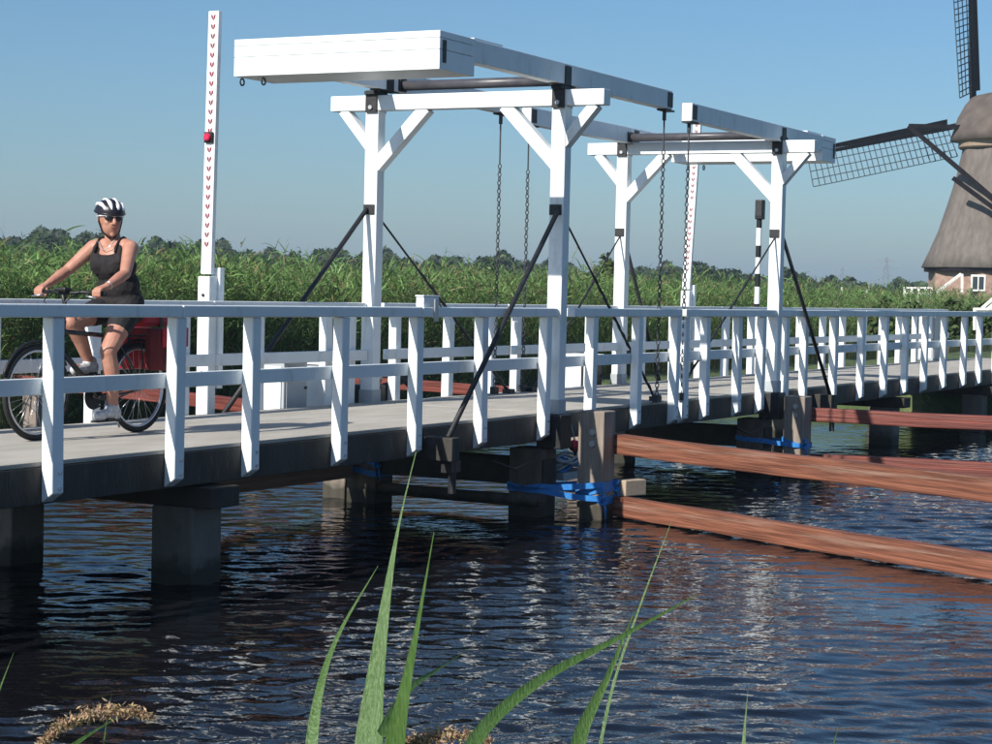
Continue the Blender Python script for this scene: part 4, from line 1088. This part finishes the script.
def tree(name, label, px, top_py, depth, wpx, base_col, n=1400, leaf=0.3, group=None, cat='tree', slim=1.0):
    """tree standing on the ground at the given distance; height and width in metres follow from it"""
    sc = FPX / depth
    g = at_depth(px, 300, depth); x, y = g.x, g.y
    z0 = float(ground_z(np.array(x), np.array(y)))
    topz = at_depth(px, top_py, depth).z
    rad = wpx / 2 / sc; h = topz - z0
    t = thing(name, label, cat, (x, y, z0), group=group)
    mb = MB(); ch = max(h * 0.42, 0.5)
    cz = h - (h - h * 0.12) / 2
    mb.tube([(0, 0, -0.2), (0.05 * rad, 0, h * 0.3), (0, 0.06 * rad, h * 0.75)], [0.035 * h, 0.026 * h, 0.01 * h], 7)
    for i in range(6):
        a = i * 1.05 + random.uniform(-.3, .3); zb = h * random.uniform(0.22, 0.5)
        mb.tube([(0.03 * rad, 0, zb), (math.cos(a) * rad * 0.4, math.sin(a) * rad * 0.4, zb + h * 0.16), (math.cos(a) * rad * 0.65, math.sin(a) * rad * 0.65, zb + h * 0.3)], [0.014 * h, 0.01 * h, 0.004 * h], 5)
    mb.build('trunk', M['bark'], t, True)
    if depth > 100: n = int(n * 2.2); leaf *= 0.6
    P, Nn = crown_points(n, (0, 0, cz), (rad * 1.0, rad * 1.0, (h * 0.88) / 2 * 0.98), lumps=int(rng.integers(8, 14)))
    P[:, 2] = np.maximum(P[:, 2], h * 0.06)
    quads_object('crown', P, Nn, rng.uniform(0.6, 1.3, n) * leaf, leaf_cols(n, base_col, 0.28), M['leaf'], t)
    return t


DK = (0.035, 0.058, 0.026); MD = (0.05, 0.08, 0.03); BL = (0.045, 0.065, 0.035); LT = (0.075, 0.105, 0.035)
TREES = [
    ('broadleaf_tree', 'large dark rounded tree between the chains and the striped post', 705, 254, 190, 76, DK, 2600, 0.42),
    ('broadleaf_tree', 'dark tree shoulder left of the large rounded tree', 664, 271, 195, 46, DK, 1400, 0.42),
    ('broadleaf_tree', 'low rounded tree at the foot of the large dark tree', 748, 270, 185, 42, DK, 1400, 0.4),
    ('broadleaf_tree', 'dark tree just beyond the windmill-side portal leg', 792, 265, 190, 36, DK, 1500, 0.4),
    ('broadleaf_tree', 'small tree next to the dark tree beyond the portal leg', 822, 276, 200, 24, DK, 800, 0.4),
    ('broadleaf_tree', 'small round dark tree below the lattice pylon', 862, 277, 260, 16, DK, 700, 0.4),
    ('broadleaf_tree', 'small bushy tree in front of the windmill eaves', 902, 280, 240, 30, DK, 800, 0.42),
    ('broadleaf_tree', 'tree standing out of the far row behind the cyclist shoulder', 46, 228, 170, 40, BL, 1300, 0.36),
    ('broadleaf_tree', 'twin-topped tree rising just left of the cyclist helmet', 84, 230, 170, 30, BL, 1100, 0.36),
    ('broadleaf_tree', 'wide low tree right of the cyclist in the far row', 165, 234, 160, 34, BL, 1100, 0.34),
    ('broadleaf_tree', 'tree just right of the tall barrier boom', 232, 241, 165, 24, BL, 900, 0.34),
    ('broadleaf_tree', 'upright dark tree between barrier boom and portal leg', 291, 244, 160, 20, DK, 1000, 0.32),
    ('broadleaf_tree', 'pale bushy tree behind the two far chains', 488, 252, 150, 46, MD, 1500, 0.3),
    ('broadleaf_tree', 'low tree behind the strut of the portal', 452, 258, 170, 50, BL, 1300, 0.32),
    ('willow_shrub', 'loose yellow-green willow shrub among the reeds behind the portal leg', 606, 240, 52, 40, (0.085, 0.105, 0.04), 1300, 0.10),
]
for (nm, lb, px, py, dp, wpx, colr, n, lf) in TREES: tree(nm, lb, px, py, dp, wpx, colr, n, lf, cat='shrub' if 'shrub' in nm else 'tree', group='trees behind the reed bed')


def far_wood():
    """continuous far belt of trees along the horizon"""
    P = []; S = []; Cc = []
    def top(px):   # photo height of the belt
        k = [(-60, 236), (0, 236), (60, 235), (120, 240), (200, 246), (260, 252), (330, 255), (400, 257), (470, 260), (540, 263), (620, 268), (680, 272), (760, 276), (840, 281), (900, 285), (1060, 290)]
        return np.interp(px, [a for a, b in k], [b for a, b in k])
    n = 70000
    for i in range(n):
        px = rng.uniform(-60, 1060); dp = rng.uniform(215, 330)
        tp = top(px) + 4 * math.sin(px * 0.11) + 3 * math.sin(px * 0.043 + 2) + 2.5 * math.sin(px * 0.27 + 1) + rng.uniform(-2, 6)
        g = at_depth(px, 300, dp); zt = at_depth(px, tp, dp).z
        z = zt - abs(rng.normal()) * 1.6 if rng.random() < 0.6 else rng.uniform(0.3, max(zt, 0.5))
        P.append((g.x, g.y, max(z, 0.3)))
    cl = leaf_cols(n, BL, 0.3)
    o = quads_object('far_wood', np.array(P), rng.normal(size=(n, 3)) + np.array([-0.5, -0.2, 0.5]), rng.uniform(0.25, 0.6, n), cl, M['leaf'])
    o['kind'] = 'stuff'; tag(o, 'grey-green belt of far trees along the horizon', 'trees')


far_wood()


def ribbons(name, base, direc, length, width, droop, col, m, segs=3):
    """vectorised leaf ribbons: base, direction (unit), length, width, droop; one quad strip each"""
    n = len(base); tt = np.linspace(0, 1, segs + 1)
    side = np.cross(direc, np.array([0, 0, 1.0]) + rng.normal(scale=0.45, size=(n, 3))); side /= np.linalg.norm(side, axis=1)[:, None] + 1e-9
    V = np.zeros((n, segs + 1, 2, 3))
    for k, s in enumerate(tt):
        c = base + direc * (length * s)[:, None]; c[:, 2] -= droop * s ** 2 * length
        wv = width * (1.0 if k == 0 else (1 - s) ** 0.6 + 0.04) * 0.5
        V[:, k, 0] = c - side * wv[:, None]; V[:, k, 1] = c + side * wv[:, None]
    vs = V.reshape(-1, 3); st = (segs + 1) * 2
    f = []
    for k in range(segs): f.append([2 * k, 2 * k + 1, 2 * k + 3, 2 * k + 2])
    f = np.array(f); F = (np.arange(n)[:, None, None] * st + f[None]).reshape(-1, 4)
    return vs, F, np.repeat(col, st, axis=0)


def reed_mesh(name, label, XY, hgt, colbase, leaves=6, lw=0.026, keep=None):
    n = len(XY); z0 = ground_z(XY[:, 0], XY[:, 1]); z0 = np.maximum(z0, -0.3)
    lean = rng.normal(scale=0.07, size=(n, 3)); lean[:, 2] = 1; lean[:, 0] += 0.04; lean /= np.linalg.norm(lean, axis=1)[:, None]
    b = np.c_[XY, z0]; H = hgt - z0
    tone = 1 + rng.normal(scale=0.22, size=(n, 1))
    VS = []; FS = []; CS = []; off = 0
    def push(r):
        nonlocal off
        v, f, c = r; VS.append(v); FS.append(f + off); CS.append(c); off += len(v)
    push(ribbons(name, b, lean, H * 0.98, np.full(n, 0.013), np.zeros(n), np.clip(np.array([[0.10, 0.115, 0.045]]) * tone, 0, 1), None, 2))
    for k in range(leaves):
        u = rng.uniform(0.12, 0.97, n) ** 0.8; az = rng.uniform(0, 2 * np.pi, n); el = rng.uniform(0.35, 1.25, n)
        d = np.c_[np.cos(az) * np.cos(el), np.sin(az) * np.cos(el), np.sin(el)]
        ln = rng.uniform(0.3, 0.6, n) * (1.15 - 0.4 * u)
        dry = rng.random((n, 1)) < 0.11
        c = np.where(dry, np.array([[0.26, 0.21, 0.10]]), np.asarray(colbase)[None] * tone * (1 + rng.normal(scale=0.18, size=(n, 1))) * (1 + rng.normal(scale=0.05, size=(n, 3))))
        push(ribbons(name, b + lean * (H * u)[:, None], d, ln, rng.uniform(0.7, 1.2, n) * lw, rng.uniform(0.15, 0.7, n), np.clip(c, 0.005, 1), None, 3))
    v = np.concatenate(VS); f = np.concatenate(FS); c = np.concatenate(CS)
    me = bpy.data.meshes.new(name); me.vertices.add(len(v)); me.vertices.foreach_set('co', v.ravel())
    me.loops.add(len(f) * 4); me.loops.foreach_set('vertex_index', f.ravel().astype(np.int32)); me.polygons.add(len(f))
    me.polygons.foreach_set('loop_start', np.arange(0, len(f) * 4, 4)); me.polygons.foreach_set('loop_total', np.full(len(f), 4)); me.update(calc_edges=True)
    ca = me.color_attributes.new('Col', 'FLOAT_COLOR', 'POINT'); ca.data.foreach_set('color', np.c_[c, np.ones(len(c))].ravel())
    me.materials.append(M['reed']); o = bpy.data.objects.new(name, me); COL.objects.link(o)
    o['kind'] = 'stuff'; tag(o, label, 'reeds')
    return o


def visible_strip(n, y0, y1, pad=40):
    """points on the far bank between y0 and y1 that can fall in view, sampled evenly in view angle"""
    px = rng.uniform(-pad, 992 + pad, n); y = y0 + (y1 - y0) * rng.random(n) ** 1.3
    out = np.zeros((n, 2))
    for i in range(n):
        v = ray(px[i], 300); s = (y[i] - CAM.y) / v.y; out[i] = (CAM.x + v.x * s, y[i])
    return out


XY = visible_strip(12500, 9.7, 14.5); keep = XY[:, 0] < 75
XY = XY[keep]; hh = 2.36 + rng.normal(scale=0.17, size=len(XY)) + 0.10 * np.sin(XY[:, 0] * 0.9) + 0.09 * np.sin(XY[:, 0] * 2.3 + XY[:, 1]) + 0.02 * (XY[:, 1] - 9.7)
hh = hh + np.where(rng.random(len(XY)) < 0.04, rng.uniform(0.15, 0.4, len(XY)), 0)
reed_mesh('reed_bed', 'tall green reed bed on the far bank behind the bridge', XY, hh, (0.165, 0.275, 0.085), 8, 0.027)
XY = visible_strip(6500, 14.5, 48); XY = XY[XY[:, 0] < 160]
hh = 2.6 + rng.normal(scale=0.2, size=len(XY)) + 0.012 * (XY[:, 1] - 14)
reed_mesh('reed_field', 'paler reed field stretching away behind the reed bed', XY, hh, (0.14, 0.205, 0.08), 6, 0.05)


# low bushes by the end of the bridge
BUSH = [(880, 288, 46, 34, 'dark bush behind the last posts of the far railing'), (918, 291, 50, 40, 'leafy bush in front of the white fence'), (950, 292, 52, 44, 'leafy bush under the brick wall of the windmill'), (982, 296, 48, 40, 'bush beside the white gate at the bridge end')]
for px, py, dp, wpx, lb in BUSH: tree('leafy_bush', lb, px, py, dp, wpx, (0.055, 0.085, 0.026), 1300, 0.085, group='bushes at the bridge end', cat='bush')


# ------------------------------------------------------------------ far details
def pylon(px, top_py, dp, label):
    g = at_depth(px, 300, dp); zt = at_depth(px, top_py, dp).z; x, y = g.x, g.y
    t = thing('lattice_pylon', label, 'pylon', (x, y, 0.3)); h = zt - 0.3
    s = Rh
    V = lambda u, z, d=0: Vector((x, y, 0.3)) + s * u + Fh * d + UP * z
    mb = MB(); b = h * 0.10
    for a in (-1, 1):
        for d in (-1, 1): mb.beam(V(a * b, 0, d * b), V(a * 0.3, h, d * 0.3), 0.22, 0.22)
    for k in range(8):
        z0 = h * k / 8; z1 = h * (k + 1) / 8; w0 = b + (0.3 - b) * k / 8; w1 = b + (0.3 - b) * (k + 1) / 8
        mb.beam(V(-w0, z0, -w0), V(w1, z1, -w1), 0.12, 0.12); mb.beam(V(w0, z0, -w0), V(-w1, z1, -w1), 0.12, 0.12)
    W(mb, 'tower', M['pylon'], t)
    for z, wd in ((0.60, 0.24), (0.76, 0.30), (0.92, 0.20)):
        W(MB().beam(V(-h * wd, h * z), V(h * wd, h * z), 0.35, 0.35).beam(V(-h * wd, h * z), V(0, h * z + h * 0.06), 0.14, 0.14).beam(V(h * wd, h * z), V(0, h * z + h * 0.06), 0.14, 0.14), 'cross_arm', M['pylon'], t)


pylon(885, 257, 900, 'lattice power pylon left of the windmill')
pylon(841, 267, 1150, 'fainter lattice power pylon farther from the windmill')


def fence(pxs, py, dp, h, label, nm='white_fence'):
    g0 = at_depth(pxs[0], py, dp); g1 = at_depth(pxs[-1], py, dp)
    t = thing(nm, label, 'fence', (g0.x, g0.y, 0.3))
    for p in pxs:
        g = at_depth(p, py, dp)
        W(MB().beam((g.x, g.y, 0.3), (g.x, g.y, g.z), 0.13, 0.13), 'post', M['farwhite'], t)
    for k in (0.05, 0.4, 0.75):
        W(MB().beam((g0.x, g0.y, g0.z - k * h), (g1.x, g1.y, g1.z - k * h), 0.09, 0.09), 'rail', M['farwhite'], t)


fence([905, 912, 919, 926, 932], 287, 110, 0.9, 'white board fence beside the windmill base')
for px, py, lb in ((842, 287, 'thin white marker pole standing in the reeds'), (867, 289, 'white marker pole nearer the windmill with a short side arm')):
    g = at_depth(px, py, 80); t = thing('marker_pole', lb, 'pole', (g.x, g.y, 0.3))
    W(MB().tube([(g.x, g.y, 0.3), (g.x, g.y, g.z)], 0.05, 8), 'shaft', M['farwhite'], t); W(MB().beam((g.x - .1, g.y, g.z - .25), (g.x + .2, g.y - .1, g.z - .3), 0.1, 0.06), 'side_arm', M['farwhite'], t)
# white gate by the bridge end
t = thing('timber_gate', 'white timber gate with diagonal brace at the bridge end', 'gate', (*at_depth(985, 310, 44).xy, 0.8))
def gp(px, py): return at_depth(px, py, 44)
W(MB().beam(gp(974, 309), gp(1010, 309), 0.06, 0.06), 'rail', M['farwhite'], t); W(MB().beam(gp(982, 308), gp(1002, 291), 0.06, 0.06), 'brace', M['farwhite'], t)
W(MB().beam(gp(1003, 330), gp(1003, 288), 0.1, 0.1), 'post', M['farwhite'], t); W(MB().beam(gp(988, 309), gp(1003, 297), 0.08, 0.08), 'brace', M['farwhite'], t); W(MB().beam(gp(975, 330), gp(975, 308), 0.06, 0.06), 'post', M['farwhite'], t)


# ------------------------------------------------------------------ foreground reeds on the near bank
def leaf_strip(pts, wmax, nrm, fold=0.25, w0=0.85, peak=0.15, power=1.9):
    """reed blade through pts (smooth), folded along the midrib, tapering to a point"""
    P = [Vector(p) for p in pts]; out = []; N = 18
    for i in range(N + 1):
        u = i / N * (len(P) - 1); k = min(int(u), len(P) - 2); f = u - k
        a = P[max(k - 1, 0)]; b = P[k]; c = P[k + 1]; d = P[min(k + 2, len(P) - 1)]
        out.append(0.5 * ((2 * b) + (c - a) * f + (2 * a - 5 * b + 4 * c - d) * f * f + (3 * b - a - 3 * c + d) * f ** 3))
    mb = MB(); nr = Vector(nrm)
    for i, p in enumerate(out):
        s = i / N
        tg = (out[min(i + 1, N)] - out[max(i - 1, 0)]).normalized(); sd = tg.cross(nr).normalized(); nn = sd.cross(tg)
        w = wmax * ((w0 + (1 - w0) * min(s / peak, 1)) * (1 if s < peak else ((1 - s) / (1 - peak)) ** power) + 0.035) / 2
        mb.v += [tuple(p - sd * w + nn * (w * fold)), tuple(p), tuple(p + sd * w + nn * (w * fold))]
    for i in range(N):
        for j in (0, 1): mb.f.append((3 * i + j, 3 * i + j + 1, 3 * i + 4 + j, 3 * i + 3 + j))
    return mb


def fore_reed(label, stem_px, depth, leaves, group=None):
    g = at_depth(stem_px[0], stem_px[1], depth); z0 = float(ground_z(np.array(g.x), np.array(g.y)))
    t = thing('reed_plant', label, 'reed', (g.x, g.y, z0))
    topp = at_depth(stem_px[0] + 3, stem_px[1] - 20, depth)
    W(MB().tube([(g.x, g.y, z0 - 0.05), g, topp], [0.005, 0.0035, 0.002], 8), 'stem', M['reednear'], t, smooth=True)
    for pts, wpx, dd, *pw in leaves:
        n = len(pts); P3 = [at_depth(p[0], p[1], depth + dd * (k / (n - 1))) for k, p in enumerate(pts)]
        nr = (CAM - P3[0]).normalized() + rt * random.uniform(-0.5, 0.5)
        W(leaf_strip(P3, wpx * depth / FPX, nr, power=pw[0] if pw else 1.9), 'leaf', M['reednear'], t, smooth=True)
    return t


fore_reed('reed with two broad upright blades in front of the water', (372, 790), 2.1,
          [([(366, 800), (374, 700), (388, 590), (400, 520), (416, 452)], 31, 0.10, 2.5), ([(388, 800), (400, 720), (417, 630), (434, 532)], 27, -0.1),
           ([(380, 735), (408, 690), (440, 668), (470, 648)], 12, 0.15), ([(308, 800), (316, 710), (336, 640), (378, 566)], 14, 0.2, 1.3)])
fore_reed('reed with a long blade arching over the water to the right', (455, 800), 2.0,
          [([(452, 800), (478, 735), (540, 680), (620, 637), (698, 594)], 17, 0.25, 1.0)])
fore_reed('reed with one slender blade leaning below the fender rails', (562, 830), 2.3,
          [([(566, 810), (580, 735), (606, 680), (634, 612)], 20, 0.1, 1.2)])
fore_reed('thin dry reed stalk leaning in front of the orange-brown fender', (630, 800), 2.4,
          [([(590, 800), (612, 690), (640, 606), (672, 520)], 3.6, 0.15, 0.7)])
fore_reed('small reed tip beside the windmill-side water', (744, 850), 2.3, [([(742, 800), (744, 740), (748, 690)], 9, 0.05), ([(825, 790), (832, 750), (840, 722)], 6, 0.05)])
fore_reed('short reed blades poking up beside the dry seed head', (60, 840), 2.2, [([(20, 800), (70, 748), (120, 716)], 16, 0.1), ([(-20, 760), (-4, 700), (14, 652)], 7, 0.1), ([(100, 800), (104, 740), (112, 690)], 4, 0.1)])


def seed_head(label, pts, depth, n, size):
    P = [at_depth(p[0], p[1], depth) for p in pts]; g = P[0]
    z0 = float(ground_z(np.array(g.x), np.array(g.y)))
    t = thing('reed_seed_head', label, 'seed head', (g.x, g.y, z0))
    W(MB().tube([(g.x, g.y, z0 - 0.03)] + P, [0.003] + [0.002] * len(P), 6), 'stalk', M['reeddry'], t, smooth=True)
    C = []; Nn = []
    for i in range(n):
        u = random.random() * (len(P) - 1); k = min(int(u), len(P) - 2)
        c = P[k].lerp(P[k + 1], u - k); taper = 1 - 0.5 * abs(2 * u / (len(P) - 1) - 1)
        C.append(tuple(c + Vector((random.gauss(0, 1), random.gauss(0, 1), random.gauss(-0.1, 0.8))) * 0.0055 * taper)); Nn.append((random.gauss(0, 1), random.gauss(0, 1), random.gauss(0, 1)))
    o = quads_object('spikelets', np.array(C) - np.array(t.location), np.array(Nn), rng.uniform(0.6, 1.2, n) * size, leaf_cols(n, (0.40, 0.28, 0.17), 0.25), M['leaf'], t, 0.5)
    o['kind'] = 'stuff'


seed_head('drooping brown reed seed head above the dark water by the reed tips', [(40, 745), (62, 724), (95, 712), (130, 710), (152, 718)], 2.2, 1100, 0.0042)
seed_head('pale reed seed head lying low beneath the arching blade', [(400, 746), (425, 737), (455, 734), (490, 740)], 2.1, 900, 0.004)


# ------------------------------------------------------------------ summer haze
hz = MB().box(-400, 2400, -900, 1900, -2.0, 36.0).build('haze', bpy.data.materials.new('haze_air'))
hm = hz.data.materials[0]; hm.use_nodes = True
for nd in list(hm.node_tree.nodes):
    if nd.type == 'BSDF_PRINCIPLED': hm.node_tree.nodes.remove(nd)
pv = hm.node_tree.nodes.new('ShaderNodeVolumePrincipled'); pv.inputs['Color'].default_value = (0.66, 0.84, 1.0, 1); pv.inputs['Density'].default_value = 0.00048; pv.inputs['Anisotropy'].default_value = 0.2
hm.node_tree.links.new(pv.outputs[0], hm.node_tree.nodes['Material Output'].inputs['Volume'])
hz['kind'] = 'stuff'; tag(hz, 'thin summer haze over the polder', 'haze')
